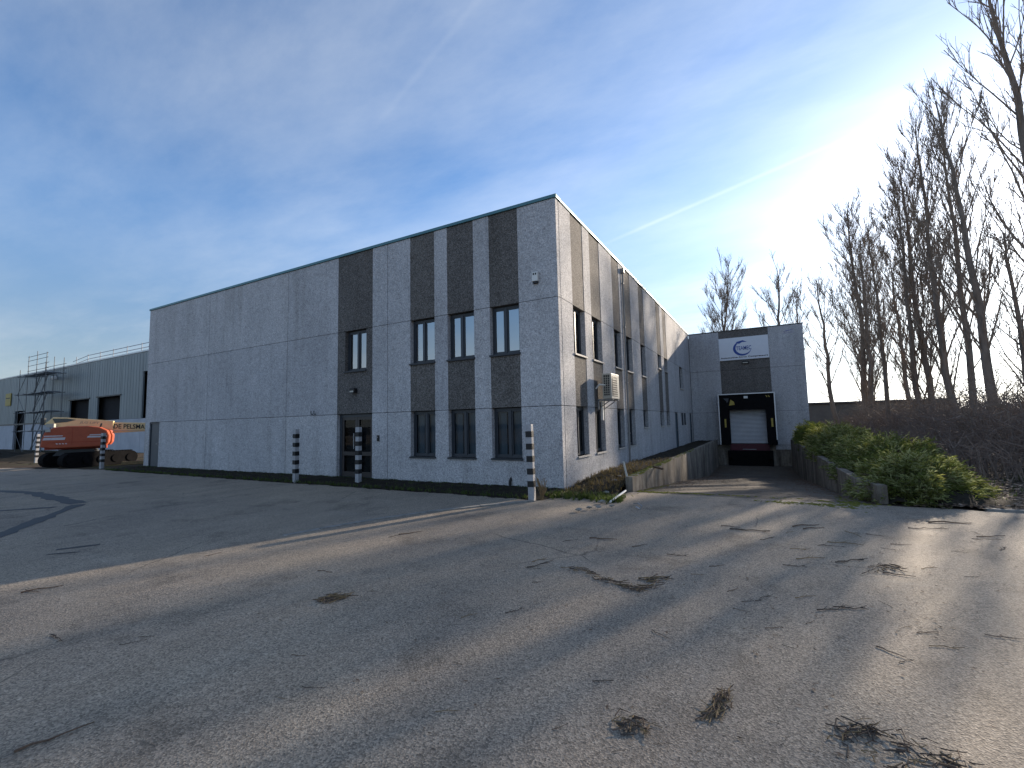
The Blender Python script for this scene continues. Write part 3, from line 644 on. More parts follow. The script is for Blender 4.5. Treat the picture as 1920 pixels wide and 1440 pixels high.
# ================================================================== LOADING DOCK
YS = 31.75
dk = thing('dock_shelter', 'black dock shelter with white edging round the shuttered loading bay', 'dock shelter', (-1.05, YW, 0))
bx0, bx1, bz0, bz1 = -2.66, .47, 0.02, 3.17
mb = MB(); mb.box(bx0, bx0 + .05, YS, YW - .002, bz0, bz1); mb.box(bx1 - .05, bx1, YS, YW - .002, bz0, bz1); mb.box(bx0 + .05, bx1 - .05, YS, YW - .002, bz1 - .05, bz1); obj('side_frame', mb, 'black_rubber', dk)
mb = MB(); mb.box(bx0 + .055, bx1 - .055, YS + .04, YS + .06, 2.18, bz1 - .055); obj('head_curtain', mb, 'black_rubber', dk)
for a, b in ((bx0 + .055, -2.06), (-.06, bx1 - .055)): mb = MB(); mb.box(a, b, YS + .02, YS + .038, bz0, 2.35); obj('side_curtain', mb, 'black_rubber', dk)
for (a, b, c, e) in ((bx0 - .012, bx0 + .045, bz0, bz1 + .03), (bx1 - .045, bx1 + .012, bz0 + .3, bz1 + .03), (bx0 + .046, bx1 - .046, bz1 - .03, bz1 + .03)):
    mb = MB(); mb.box(a, b, YS - .02, YS - .002, c, e); obj('edging', mb, 'alu_edge', dk)
for x in (-2.36, .2): mb = MB(); mb.box(x, x + .1, YS + .008, YS + .018, 1.1, 1.62); obj('guide_strip', mb, 'yellow_paint', dk)
mb = MB(); mb.prism([(-2.05, 2.46), (-1.73, 2.5), (-1.76, 2.68), (-1.95, 2.84)], lambda u, w, d: (u, d, w), YS + .025, YS + .036); obj('torn_flap', mb, 'yellow_paint', dk)
mb = MB(); mb.prism([(-2.37, 2.92), (-2.05, 2.92), (-2.09, 2.72), (-2.17, 2.62), (-2.2, 2.74)], lambda u, w, d: (u, d, w), YS + .025, YS + .034); obj('torn_flap', mb, 'frame_dark', dk)
for x in (.05, .17): mb = MB(); mb.prism([(x, 2.9), (x + .05, 2.9), (x - .02, 3.02), (x - .07, 3.02)], lambda u, w, d: (u, d, w), YS + .03, YS + .0385); obj('stripe_mark', mb, 'yellow_paint', dk)
mb = MB(); mb.box(-1.2, -.98, YS + .005, YS + .038, 2.88, 3.02); obj('number_plate', mb, 'plastic_white', dk)
sh = thing('roller_shutter', 'white slatted roller shutter closing the loading bay', 'shutter', (-1.05, YW, 0.07))
ns = 26; hgt = (2.2 - .07) / ns
for i in range(ns):
    z = .07 + i * hgt; mb = MB(); mb.prism([(0, z + .006), (.02, z + .016), (.03, z + hgt * .45), (.022, z + hgt - .02), (0, z + hgt - .006), (-.02, z + hgt - .006), (-.02, z + .006)], lambda u, w, d: (d, YW - .03 - u, w), O0 + .02, O1 - .02); obj('slat', mb, 'shutter', sh)
lv = thing('dock_leveller', 'dark red dock leveller on a black steel base with bumpers', 'dock leveller', (-1.05, 31.9, -1.3))
mb = MB(); mb.box(-2.15, .05, YW - .12, YW - .02, -.36, .055); obj('lip', mb, 'red_steel', lv)
mb = MB(); mb.box(-2.3, .2, YW - .16, YW - .005, -1.32, -.365); obj('base', mb, 'black_rubber', lv)
for x in (-2.28, -.08): mb = MB(); mb.box(x, x + .26, YW - .36, YW - .165, -.85, -.37); obj('bumper', mb, 'black_rubber', lv, bevel=.02)
mb = MB(); mb.box(-1.45, -.7, YW - .145, YW - .121, -.3, -.27); obj('hinge_bar', mb, 'galv', lv)

# retaining walls
WT = .34
rw = thing('retaining_wall', 'stained concrete retaining wall between the ramp and the office wall, moss on top', 'wall', (-2.9, 20, 0))
cuts = [10.78, 14.3, 18.0, 21.6, 25.2, 28.7, 31.7]
for a, b in zip(cuts[:-1], cuts[1:]):
    mb = MB(); a2 = a + .008; b2 = b - .008; x0, x1 = RX0 - .17, RX0
    mb.add([(x0,a2,-.3),(x1,a2,ramp_z(a2)-.25),(x1,b2,ramp_z(b2)-.25),(x0,b2,-.3),(x0,a2,WT),(x1,a2,WT),(x1,b2,WT),(x0,b2,WT)], [(0,3,2,1),(4,5,6,7),(0,1,5,4),(1,2,6,5),(2,3,7,6),(3,0,4,7)])
    obj('wall_section', mb, 'stained_concrete', rw, bevel=.012)
rw2 = thing('retaining_wall', 'grey concrete planter wall under the overhanging shrubs beside the ramp', 'wall', (1.5, 20, 0))
pw = [(1.72, 11.0), (1.52, 12.1), (1.45, 15.0), (1.38, 19.0), (1.32, 23.0), (1.22, 27.5), (1.12, 31.8)]
for (xa, a), (xb, b) in zip(pw[:-1], pw[1:]):
    mb = MB(); a += .007; b -= .007; th = .17
    mb.add([(xa,a,ramp_z(a)-.25),(xa+th,a,-.3),(xb+th,b,-.3),(xb,b,ramp_z(b)-.25),(xa,a,WT),(xa+th,a,WT),(xb+th,b,WT),(xb,b,WT)], [(0,3,2,1),(4,5,6,7),(0,1,5,4),(1,2,6,5),(2,3,7,6),(3,0,4,7)])
    obj('wall_section', mb, 'stained_concrete', rw2, bevel=.012)
# moss: many small cushions (stuff)
def cushions(name, spots, rmin, rmax, mat, flat=.45):
    mb = MB()
    for (x, y, z) in spots:
        r = random.uniform(rmin, rmax); k = 6; a0 = random.random() * 6
        vs = [(x + r * random.uniform(.7, 1.2) * math.cos(a0 + 2*math.pi*i/k), y + r * random.uniform(.7, 1.2) * math.sin(a0 + 2*math.pi*i/k), z) for i in range(k)]
        vs += [(x + .6*(v[0]-x), y + .6*(v[1]-y), z + r*flat*random.uniform(.6, 1.1)) for v in vs] + [(x, y, z + r * flat * 1.15)]
        fs = [(i, (i+1) % k, k + (i+1) % k, k + i) for i in range(k)] + [(k + i, k + (i+1) % k, 2*k) for i in range(k)]
        mb.add(vs, fs)
    return stuff(obj(name, mb, mat, fix=False, smooth=True))
sp = [(RX0 - .085 + random.uniform(-.08, .08), random.triangular(10.8, 22, 11.5), WT - .012) for _ in range(420)]
tag(cushions('moss', sp, .02, .06, 'moss'), 'yellow green moss along the top of the ramp wall', 'moss')
sp = []
for (cx_, cy_, sx_, sy_, n_) in ((1.3, 10.72, .22, .16, 120), (.75, 10.5, .3, .09, 90), (.1, 10.45, .14, .07, 70), (-2.5, 10.95, .25, .08, 110), (-1.7, 11.1, .3, .06, 60), (1.35, 11.4, .1, .5, 90), (-.5, 11.15, .5, .05, 40), (1.0, 10.3, .25, .07, 50), (-2.7, 12.6, .05, 1.2, 120)):
    for _ in range(n_):
        x, y = random.gauss(cx_, sx_), random.gauss(cy_, sy_)
        if x < RX0 + .05 or (y > 10.9 and x > 1.45): continue
        sp.append((x, y, ramp_z(y) - .006))
tag(cushions('moss', sp, .015, .055, 'moss', .3), 'patchy yellow green moss on the asphalt at the ramp mouth', 'moss')

# ================================================================== STRIPED POSTS
def make_post(name, h=1.62, w=.13):
    r = thing(name, '', 'bollard', (0,0,0), 'black and white striped posts round the yard')
    mb = MB(); mb.box(-w/2, w/2, -w/2, w/2, -.2, h); obj('post', mb, 'paint_white', r, bevel=.008)
    for i in range(5):
        z = .285 + i * .265; mb = MB(); e = w/2 + .006; mb.box(-e, e, -e, e, z, z + .128); obj('black_band', mb, 'paint_black', r, bevel=.004)
    return r
post = make_post('striped_bollard')
post.location = (-4.50, 8.89, 0); post.rotation_euler = (0, R_(-1), R_(6)); post['label'] = 'black and white striped post at the building corner by the curved kerb'
dup(post, (-10.40, 9.49, .02), 'black and white striped post in front of the entrance door', (0, 0, R_(3)))
dup(post, (-12.66, 9.10, .0), 'black and white striped post before the blank wall, left of the entrance', (R_(1), R_(1), R_(-4)))
dup(post, (-27.0, 9.4, .0), 'black and white striped post in front of the orange boom lift', (0, R_(1), R_(8)))
dup(post, (-36.9, 9.85, .02), 'leftmost black and white striped post, beside the boom lift tail', (0, R_(3.5), R_(2)))

# ================================================================== BOOM LIFT (tracked, behind the warehouse end)
P1 = np.array([-30.3, 8.17]); A_ = np.array([.442, .897]) * .77; B_ = np.array([-.897, .442]) * .8
def LF(s_, z, b): p = P1 + A_ * s_ + B_ * b; return (p[0], p[1], z)
lc = LF(1.7, 0, 1.2)
lift = thing('boom_lift', 'orange tracked boom lift with cream boom lying behind the warehouse end', 'boom lift', lc)
prof = [(0, 1.0), (.08, 1.45), (.18, 1.72), (.55, 1.93), (1.2, 1.99), (2.2, 1.99), (2.75, 1.92), (3.12, 1.75), (3.24, 1.5), (3.22, 1.15), (3.1, 1.0), (2.6, .95), (.6, .93)]
mb = MB(); mb.prism(prof, LF, 0, .85); obj('engine_hood', mb, 'lift_orange', lift, bevel=.05)
mb = MB(); mb.prism(prof, LF, 1.55, 2.4); obj('engine_hood', mb, 'lift_orange', lift, bevel=.05)
mb = MB(); mb.prism([(.05, .85), (3.0, .85), (3.0, 1.5), (.05, 1.5)], LF, .86, 1.54); obj('turntable', mb, 'lift_orange_dark', lift)
mb = MB(); mb.prism([(.3, 1.2), (3.1, 1.2), (3.1, 1.235), (.3, 1.215)], LF, -.012, -.001); obj('trim_line', mb, 'lift_orange_dark', lift)
mb = MB(); mb.prism([(1.45, 1.1), (1.47, 1.1), (1.47, 1.9), (1.45, 1.9)], LF, -.008, -.001); obj('hood_seam', mb, 'lift_orange_dark', lift)
for (a, b, c, e) in ((.15, 1.0, 1.50, 1.55), (.12, 1.12, 1.33, 1.45), (2.25, 3.05, 1.52, 1.57), (2.15, 3.1, 1.41, 1.49)):
    mb = MB(); mb.prism([(a, c), (b, c), (b + .03, e), (a + .05, e)], LF, -.01, -.001); obj('stripe_decal', mb, 'lift_panel_white', lift)
for i in range(4):
    mb = MB(); mb.prism([(.75 + .14*i, 1.12), (.83 + .14*i, 1.12), (.79 + .14*i, 1.17), (.71 + .14*i, 1.17)], LF, -.01, -.001); obj('chevron_decal', mb, 'lift_panel_white', lift)
mb = MB(); mb.prism([(.2, 1.95), (.55, 1.95), (.55, 2.12), (.2, 2.12)], LF, .2, .7); mb.prism([(.22, 1.72), (.45, 1.72), (.45, 1.84), (.22, 1.84)], LF, -.05, -.002); obj('tail_box', mb, 'plastic_cream', lift)
mb = MB(); mb.prism([(-.05, 2.1), (.35, 2.44), (1.0, 2.42), (3.3, 2.24), (3.3, 1.76), (2.7, 1.8), (.4, 1.98)], LF, .95, 1.5); bo = obj('boom_base', mb, 'lift_cream', lift, bevel=.02)
mb = MB(); mb.prism([(.32, 2.38), (.45, 2.16), (1.0, 2.2), (1.45, 2.31), (1.0, 2.38)], LF, .938, .949); obj('window_decal', mb, 'lift_glass', lift)
mb = MB(); mb.prism([(-.22, 2.08), (-.06, 2.08), (-.06, 2.42), (-.22, 2.42)], LF, .98, 1.45); obj('boom_cap', mb, 'steel_dark', lift)
mb = MB(); mb.prism([(3.29, 1.75), (8.2, 1.62), (8.2, 2.02), (3.29, 2.17)], LF, 1.02, 1.43); obj('boom_extension', mb, 'lift_cream', lift, bevel=.012)
mb = MB(); mb.prism([(3.25, 1.60), (4.9, 1.66), (8.1, 1.57), (8.1, 1.615), (4.9, 1.705), (3.3, 1.735)], LF, 1.1, 1.36); obj('boom_rail', mb, 'lift_cream', lift)
obj('lettering', text_mb('JLG LIFT', .14, lambda u, w, d: LF(1.6 + u, 2.1 + w - u * .05, d), .942, .949, width=1.0, shear=.2, bold=.015), 'print_grey', lift)
obj('lettering', text_mb('DE PELSMAEKER', .24, lambda u, w, d: LF(3.32 + u, 1.84 + w - u * .03, d), 1.008, 1.0195, width=2.42, bold=.012), 'print_dark', lift)
mb = MB(); mb.prism([(2.6, 1.9), (2.68, 1.9), (2.74, 2.12), (2.66, 2.12)], LF, .93, .948); obj('boom_clip', mb, 'steel_dark', lift)
mb = MB(); mb.prism([(.5, .55), (2.7, .55), (2.4, .84), (.8, .84)], LF, .5, 2.1); obj('undercarriage', mb, 'steel_dark', lift)
TC = np.array([-30.1, 9.9]); TT = np.array([-.148, .989]); TN = np.array([.989, .148])
def TF(u, w, d): p = TC + TT * u + TN * d; return (p[0], p[1], w)
for d0 in (-1.0, .6):
    pr = [(-1.15 + .33 * math.cos(t_), .35 + .34 * math.sin(t_)) for t_ in np.linspace(math.pi/2, 3*math.pi/2, 9)] + [(1.35 + .33 * math.cos(t_), .35 + .34 * math.sin(t_)) for t_ in np.linspace(-math.pi/2, math.pi/2, 9)]
    mb = MB(); mb.prism(pr, TF, d0, d0 + .42); tr = obj('track', mb, 'black_rubber', lift)
    for bb in (-1.15, -.5, .1, .7, 1.35):
        mb = MB(); mb.prism([(bb + .2 * math.cos(q), .35 + .2 * math.sin(q)) for q in np.linspace(0, 2*math.pi, 12, endpoint=False)], TF, d0 + .421, d0 + .46); obj('wheel', mb, 'black_rubber', tr)
    mb = MB()
    for i in range(22): bb = -1.2 + 2.6 * i / 21; mb.prism([(bb - .03, .69), (bb + .03, .69), (bb + .03, .725), (bb - .03, .725)], TF, d0 + .01, d0 + .41)
    obj('track_pads', mb, 'black_rubber', tr)
# timber blocks by the track
for i, (x_, y_, r_) in enumerate(((-31.6, 11.9, .4), (-28.4, 11.2, .9))):
    mb = MB(); c_, s_ = math.cos(r_), math.sin(r_); mb.prism([(-.5, 0), (.5, 0), (.5, .16), (-.5, .16)], lambda u, w, d: (x_ + u*c_ - d*s_, y_ + u*s_ + d*c_, w), -.1, .1)
    tag(obj('timber_block', mb, 'twig_straw', org=(x_, y_, 0)), 'pale timber block lying by the lift tracks, ' + ('left one' if i == 0 else 'right one'), 'timber', 'timber by the lift')

# ================================================================== CLADDED HALL, SCAFFOLD
YH, HX0, HX1, HZ = 17.6, -150.0, -42.4, 8.1
hall = thing('steel_hall', 'grey-blue steel clad hall under construction far behind the boom lift', 'building', (-80, YH + 10, 0))
fH = lambda u, z, d: (u, YH + d, z)
holes = [(-73.2, -70.2, 0, 4.2), (-58.2, -53.9, 2.72, 4.72), (-52.1, -47.7, 2.72, 4.75), (-43.8, -42.9, 2.72, 6.5)]
xs = sorted(set([HX0, -120, -96, -84, -79, -74.5, -66.5, -62.3, -50.0 - 2.1, HX1] + [h for q in holes for h in q[:2]]))
for a, b in zip(xs[:-1], xs[1:]):
    ho = [q for q in holes if q[0] < (a+b)/2 < q[1]]
    segs = [(2.72, HZ)] if not ho else [(ho[0][3], HZ)]
    for c, e in segs: mb = MB(); mb.prism([(a + .02, c), (b - .02, c), (b - .02, e), (a + .02, e)], fH, 0, .12); obj('cladding_panel', mb, 'cladding', hall)
    if not ho or ho[0][2] > 1: mb = MB(); mb.prism([(a + .015, -.1), (b - .015, -.1), (b - .015, 2.70), (a + .015, 2.70)], fH, -.04, .12); obj('plinth_panel', mb, 'plinth', hall)
mb = MB(); u = HX0
ribs_x = np.arange(-110, HX1, .5)
for u in ribs_x:
    ho = [q for q in holes if q[0] - .1 < u < q[1] + .1]; z0 = 2.75 if not ho else ho[0][3] + .05
    mb.prism([(u, z0), (u + .05, z0), (u + .05, HZ - .1), (u, HZ - .1)], fH, -.012, .001)
stuff(obj('cladding_ribs', mb, 'cladding', hall))
mb = MB(); mb.box(HX0, HX1 - .12, YH + .5, YH + 40, -.1, HZ - .3); obj('interior_core', mb, 'interior', hall)
mb = MB(); mb.box(HX1 - .1, HX1, YH + .13, YH + 40, 0, HZ); obj('end_wall', mb, 'cladding', hall)
mb = MB(); mb.box(HX0, HX1 + .05, YH - .06, YH + .3, HZ, HZ + .12); obj('roof_flashing', mb, 'alu_edge', hall)
for h in holes[1:3]: mb = MB(); mb.box(h[0] - .1, h[1] + .25, YH - .08, YH - .03, h[3], h[3] + .1); obj('lintel', mb, 'frame_dark', hall)
mb = MB(); mb.box(HX0, -58.4, YH - .07, YH - .027, 2.66, 2.8); obj('flashing', mb, 'frame_dark', hall)
yb = thing('notice_board', 'yellow notice board on the hall wall by the scaffold', 'sign', (-75.5, YH, 5.2)); mb = MB(); mb.box(-76.3, -74.6, YH - .1, YH - .03, 4.9, 6.3); obj('board', mb, 'yellow_paint', yb)
mb = MB(); mb.box(-76.1, -74.8, YH - .106, YH - .101, 5.7, 5.8); obj('print_line', mb, 'print_dark', yb)
fl = thing('floodlight', 'small pale floodlight on the hall wall below the eaves', 'lamp', (-61.8, YH, 7)); mb = MB(); mb.box(-62.1, -61.5, YH - .35, YH - .05, 7.0, 7.3); obj('housing', mb, 'plastic_white', fl, bevel=.03); mb = MB(); mb.box(-61.85, -61.75, YH - .1, YH - .001, 7.3, 7.5); obj('arm', mb, 'galv', fl)
rl = thing('roof_guardrail', 'thin steel safety rail along the hall roof edge', 'railing', (-50, YH + .2, HZ))
for x in np.arange(-58.5, -42.5, 2.65): mb = MB(); mb.bar((x, YH + .4, HZ + .05), (x, YH + .4, HZ + .95), .03); obj('post', mb, 'galv', rl)
for z in (.5, .85): mb = MB(); mb.bar((-59.3, YH + .4, HZ + z - .3), (-55.8, YH + .4, HZ + z), .03); mb.bar((-55.8, YH + .4, HZ + z), (-42.5, YH + .4, HZ + z), .03); obj('rail', mb, 'galv', rl)
sc = thing('scaffold_tower', 'steel scaffold tower standing against the steel hall', 'scaffold', (-61, 16.4, 0))
lev = [1.9, 3.7, 5.5, 7.3]
for x, top in ((-64.6, 8.0), (-62.4, 9.2), (-60.2, 9.5), (-57.8, 9.2)):
    for y in (15.7, 16.9): mb = MB(); mb.bar((x, y, 0), (x, y, top - (0.4 if y > 16 else 0)), .028); obj('standard', mb, 'scaffold_steel', sc)
for z in lev + [7.7, 8.2]:
    for y in (15.7, 16.9): mb = MB(); mb.bar((-65.2 if z < 7.5 else -62.6, y, z), (-57.2, y, z), .024); obj('ledger', mb, 'scaffold_steel', sc)
for z in (8.7, 9.1): mb = MB(); mb.bar((-62.6, 15.7, z), (-57.5, 15.7, z), .024); obj('ledger', mb, 'scaffold_steel', sc)
for z in lev:
    for x in (-64.6, -62.4, -60.2, -57.8): mb = MB(); mb.bar((x, 15.4, z), (x, 17.1, z), .024); obj('transom', mb, 'scaffold_steel', sc)
    mb = MB(); mb.box(-64.5, -57.9, 15.8, 16.8, z + .05, z + .1); obj('deck', mb, 'galv', sc)
for i, z in enumerate([0] + lev[:-1]):
    a, b = (-64.6, -62.4) if i % 2 else (-62.4, -64.6); mb = MB(); mb.bar((a, 15.62, z), (b, 15.62, z + 1.8), .02); obj('brace', mb, 'scaffold_steel', sc)
    mb = MB(); mb.bar((-62.1, 16.1, z + .1), (-60.5, 16.1, z + 1.9), .04); mb.bar((-62.1, 16.6, z + .1), (-60.5, 16.6, z + 1.9), .04); obj('stair', mb, 'galv', sc)
    mb = MB(); mb.bar((-60.2, 15.62, z), (-57.8, 15.62, z + 1.8), .02); obj('brace', mb, 'scaffold_steel', sc)

# ================================================================== LOW SHED behind the trees
sd_ = thing('low_shed', 'long low brown shed with a flat roof beyond the poplars', 'shed', (12, 76, 0))
for i in range(4):
    x0 = 4 + i * 4; mb = MB(); mb.box(x0 + .03, x0 + 3.97, 74, 74.2, -.1, 3.35); obj('wall_panel', mb, 'shed_dark', sd_)
mb = MB(); mb.box(3.7, 20.3, 73.7, 86, 3.36, 3.55); obj('roof', mb, 'shed_roof', sd_)
mb = MB(); mb.box(4, 20, 74.3, 85.8, -.1, 3.3); obj('inner_block', mb, 'shed_dark', sd_)

# ================================================================== POPLARS
def rot_about(v, axis, ang): return Matrix.Rotation(ang, 3, axis) @ v
def gen_poplar(seed, H, spread=1.0, stems=1, density=1.0, start=.1):
    """returns trunk and crown meshes; tree stands at origin, height H"""
    r = random.Random(seed); tr = MB(); cr = MB()
    def path(p, d, length, segs, wig, lift):
        pts = [p.copy()]; d = d.copy()
        for i in range(segs):
            d = (d + Vector((r.gauss(0, wig), r.gauss(0, wig), r.gauss(0, wig) + lift))).normalized(); p = p + d * (length / segs); pts.append(p.copy())
        return pts
    def perp(d):
        a = Vector((r.gauss(0, 1), r.gauss(0, 1), r.gauss(0, 1))); a = a - d * a.dot(d); return a.normalized()
    def twigs(pts, n, l0):
        m = len(pts) - 1
        for _ in range(n):
            f = r.uniform(.12, 1) * m; i = min(int(f), m - 1); p = pts[i].lerp(pts[i+1], f - i); d = (pts[i+1] - pts[i]).normalized()
            q = (d + perp(d) * r.uniform(.2, .6) + Vector((0, 0, .35))).normalized(); l = l0 * r.uniform(.5, 1.5)
            w = path(p, q, l, 2, .12, .16); cr.tube(w, [.0085, .007, .005], 3, False)
            if r.random() < .55:
                q2 = (q + perp(q) * .7 + Vector((0, 0, .2))).normalized(); w2 = path(w[1], q2, l * .6, 1, .1, .1); cr.tube(w2, [.0075, .005], 3, False)
    def limb(p, d, length, rad):
        pts = path(p, d, length, 6, .06, .085); n = len(pts)
        cr.tube(pts, [max(.012, rad * (1 - i / (n - .6))**.9) for i in range(n)], 5, False)
        nb = int((3 + length * 1.6) * density)
        for k in range(nb):
            f = r.uniform(.1, .97) * 6; i = min(int(f), 5); q = pts[i].lerp(pts[i+1], f - i); dd = (pts[i+1] - pts[i]).normalized()
            d2 = (dd + perp(dd) * r.uniform(.25, .6) + Vector((0, 0, .3))).normalized(); l2 = max(.5, length * r.uniform(.16, .36)) * (1.1 - .5 * f / 6)
            bp = path(q, d2, l2, 4, .11, .09); rr = max(.014, rad * .33 * (1 - f / 9)); cr.tube(bp, [max(.0095, rr * (1 - j / 4.6)) for j in range(5)], 4, False)
            twigs(bp, int(4 + l2 * 3.4 * density), .5)
        twigs(pts[2:], int(4 * density), .45)
    for s_ in range(stems):
        hh = H * (1 if s_ == 0 else r.uniform(.84, .95)); off = Vector((0, 0, 0)) if s_ == 0 else Vector((r.choice((-1, 1)) * .28, r.uniform(-.2, .2), 0))
        segs = 14; pts = []; x, y = off.x, off.y; dx, dy = off.x * .02 * 3, off.y * .05
        for i in range(segs + 1):
            pts.append(Vector((x, y, hh * i / segs))); x += r.gauss(0, .055) + dx * .6; y += r.gauss(0, .055) + dy; dx *= .8; dy *= .8
        r0 = .021 * H * .58 * (1 if stems == 1 else .82)
        rad = [r0 * (1.28 if i == 0 else 1) * (1 - (i / segs) * .96)**.85 + .012 for i in range(segs + 1)]
        tr.tube(pts, rad, 10, True)
        nl = int(45 * density * (1 if stems == 1 else .68))
        for k in range(nl):
            f = start + (.97 - start) * (k + r.random()) / nl; i = min(int(f * segs), segs - 1); p = pts[i].lerp(pts[i+1], f * segs - i); az = k * 2.4 + r.uniform(-.5, .5)
            tilt = R_(r.uniform(20, 36) * spread); d = Vector((math.sin(tilt) * math.cos(az), math.sin(tilt) * math.sin(az), math.cos(tilt)))
            length = H * (.12 + .27 * (1 - f)**.8) * r.uniform(.65, 1.15) * (1 if f > .25 else .75)
            limb(p, d, length, max(.018, r0 * .33 * (1 - f * .75) * r.uniform(.6, 1.2)))
        for k in range(int(10 * density)):                       # short sprouts low on the trunk
            f = r.uniform(.03, start + .1); i = int(f * segs); p = pts[i].lerp(pts[i+1], f * segs - i); az = r.random() * 6.28; d = Vector((math.cos(az), math.sin(az), .9)).normalized()
            w = path(p, d, r.uniform(.6, 1.6), 3, .15, .1); cr.tube(w, [.016, .012, .009, .005], 3, False); twigs(w, 5, .4)
    return tr, cr
def poplar_proto(seed, H, **k):
    tr, cr = gen_poplar(seed, H, **k)
    return mesh_of('trunk', tr, 'bark', fix=False, smooth=True), mesh_of('crown', cr, 'bark_twig', fix=False), H
PR = {'dense2': poplar_proto(3, 16, stems=2, density=1.15, spread=.9), 'dense': poplar_proto(5, 16, density=.9, spread=.85), 'tall': poplar_proto(8, 17, density=.85, spread=1.0, start=.2), 'open': poplar_proto(13, 16, density=.7, spread=.95, start=.24),
      'broad': poplar_proto(21, 13, density=.95, spread=1.2, stems=2, start=.2), 'thin': poplar_proto(34, 12, density=.6, spread=1.0, start=.25)}
def plant_poplar(proto, base, height, label, lean=(0, 0), rz=0.0, wide=1.0, group='poplars beyond the ramp'):
    tm, cm, H = PR[proto]; r = thing('poplar_tree', label, 'tree', base, group)
    k = height / H; r.rotation_euler = (lean[1], lean[0], rz)
    r.rotation_mode = 'XYZ'; M = Matrix.Rotation(lean[0], 4, 'Y') @ Matrix.Rotation(lean[1], 4, 'X') @ Matrix.Rotation(rz, 4, 'Z')
    r.rotation_euler = M.to_euler(); r.scale = (k * wide, k * wide, k)
    for nm, me in (('trunk', tm), ('crown', cm)): o = bpy.data.objects.new(nm, me); COL.objects.link(o); o.parent = r
    return r
trees = [  # px of trunk foot, px of tip, depth along y, proto, label
 (1352, (1358, 508), 60, 'broad', 1.15, 'bare many-stemmed tree rising behind the wing roof, left of the sign'),
 (1466, (1450, 514), 60, 'thin', 1.3, 'bare forked tree behind the wing roof, right of the sign'),
 (1492, (1497, 538), 74, 'thin', 1.0, 'faint thin bare tree over the right end of the wing roof'),
 (1568, (1540, 530), 58, 'thin', 1.2, 'slender bare poplar standing alone just right of the wing'),
 (1622, (1592, 392), 52, 'dense2', 1.15, 'dense twin-stemmed bare poplar, nearest to the wing of the tall row'),
 (1668, (1634, 412), 38.5, 'tall', .8, 'single-stemmed bare poplar, second of the tall row'),
 (1708, (1668, 470), 54, 'open', 1.0, 'lower bare poplar half hidden behind the thick twin-trunk one'),
 (1748, (1684, 300), 38, 'dense2', 1.0, 'thick twin-trunk bare poplar in the middle of the row'),
 (1798, (1728, 238), 35, 'dense', .85, 'bare poplar just right of the thick twin-trunk one'),
 (1826, (1760, 215), 33, 'tall', .75, 'bare poplar close behind the leaning pale trunk'),
 (1878, (1786, 172), 30.5, 'tall', .95, 'leaning bare poplar with a pale trunk beside the low sun'),
 (1940, (1886, 430), 27, 'thin', 1.3, 'small bare tree below the sun at the right edge'),
 (2012, (1862, -60), 23.5, 'open', .95, 'tallest nearest bare poplar cut by the right frame edge')]
for i, (pb, tip, Y, pr, wd, lab) in enumerate(trees):
    d = ray(pb, 778); bx = d[0] / d[1] * Y; tx, _, tz = at_depth_y(*tip, Y); lean = math.atan2(tx - bx, tz)
    plant_poplar(pr, (bx, Y, -.05), math.hypot(tz, tx - bx), lab, (lean, 0), rz=i * 1.37, wide=wd)
for i, (x, y, h_, pr) in enumerate([(11.6, 19.6, 16, 'tall'), (13.2, 14.8, 15.5, 'open')]):
    plant_poplar(pr, (x, y, -.05), h_, ('bare poplar just outside the right frame edge, nearer the ramp' if i == 0 else 'bare poplar outside the right frame edge, nearer the camera'), (R_(-1.5), 0), rz=2 + i * 2.1)

# ================================================================== UNDERGROWTH (stuff: uncountable)
def thicket(name, n, place, hmin, hmax, rad, mat, lean=.5, twn=5):
    mb = MB(); r = random
    for _ in range(n):
        x, y, hs = place(); h = r.uniform(hmin, hmax) * hs; az = r.random() * 6.28; l = r.uniform(.1, lean)
        p0 = Vector((x, y, -.03)); p1 = p0 + Vector((math.cos(az) * l * h * .4, math.sin(az) * l * h * .4, h * .6)); p2 = p1 + Vector((math.cos(az) * l * h * .8, math.sin(az) * l * h * .8, h * r.uniform(.05, .4)))
        mb.tube([p0, p1, p2], [rad * r.uniform(.7, 1.5), rad * .8, rad * .35], 3, False)
        for _ in range(twn):
            f = r.uniform(.2, 1.9); q = p0.lerp(p1, f) if f < 1 else p1.lerp(p2, f - 1)
            e = q + Vector((r.gauss(0, 1), r.gauss(0, 1), r.gauss(.35, .7))).normalized() * h * r.uniform(.12, .34)
            mb.tube([q, e], [rad * .5, rad * .25], 3, False)
    return stuff(obj(name, mb, mat, fix=False))
def pl():
    while True:
        y = random.uniform(15.5, 62); xr = 3.6 + .04 * y; x = random.uniform(xr - .6, xr + 3.5 + .22 * y)
        if y < 33 and x < 4.2: continue
        return x, y, (.65 if x < xr + 1.2 else 1.0) * (.8 if y < 20 else 1)
tag(thicket('bramble_thicket', 3800, pl, 1.1, 2.6, .016, 'bramble', .7, 7), 'dark leafless bramble thicket under the poplars', 'undergrowth')
def pl2(): y = random.uniform(20, 60); return (4.4 if y > 36 else 5.5) + .05 * y + random.uniform(0, 3 + .18 * y), y, random.uniform(.6, 1.05)
tag(thicket('sapling_growth', 620, pl2, 2.6, 4.4, .022, 'bark_twig', .35, 16), 'leafless saplings and shrubs between the poplar trunks', 'undergrowth')
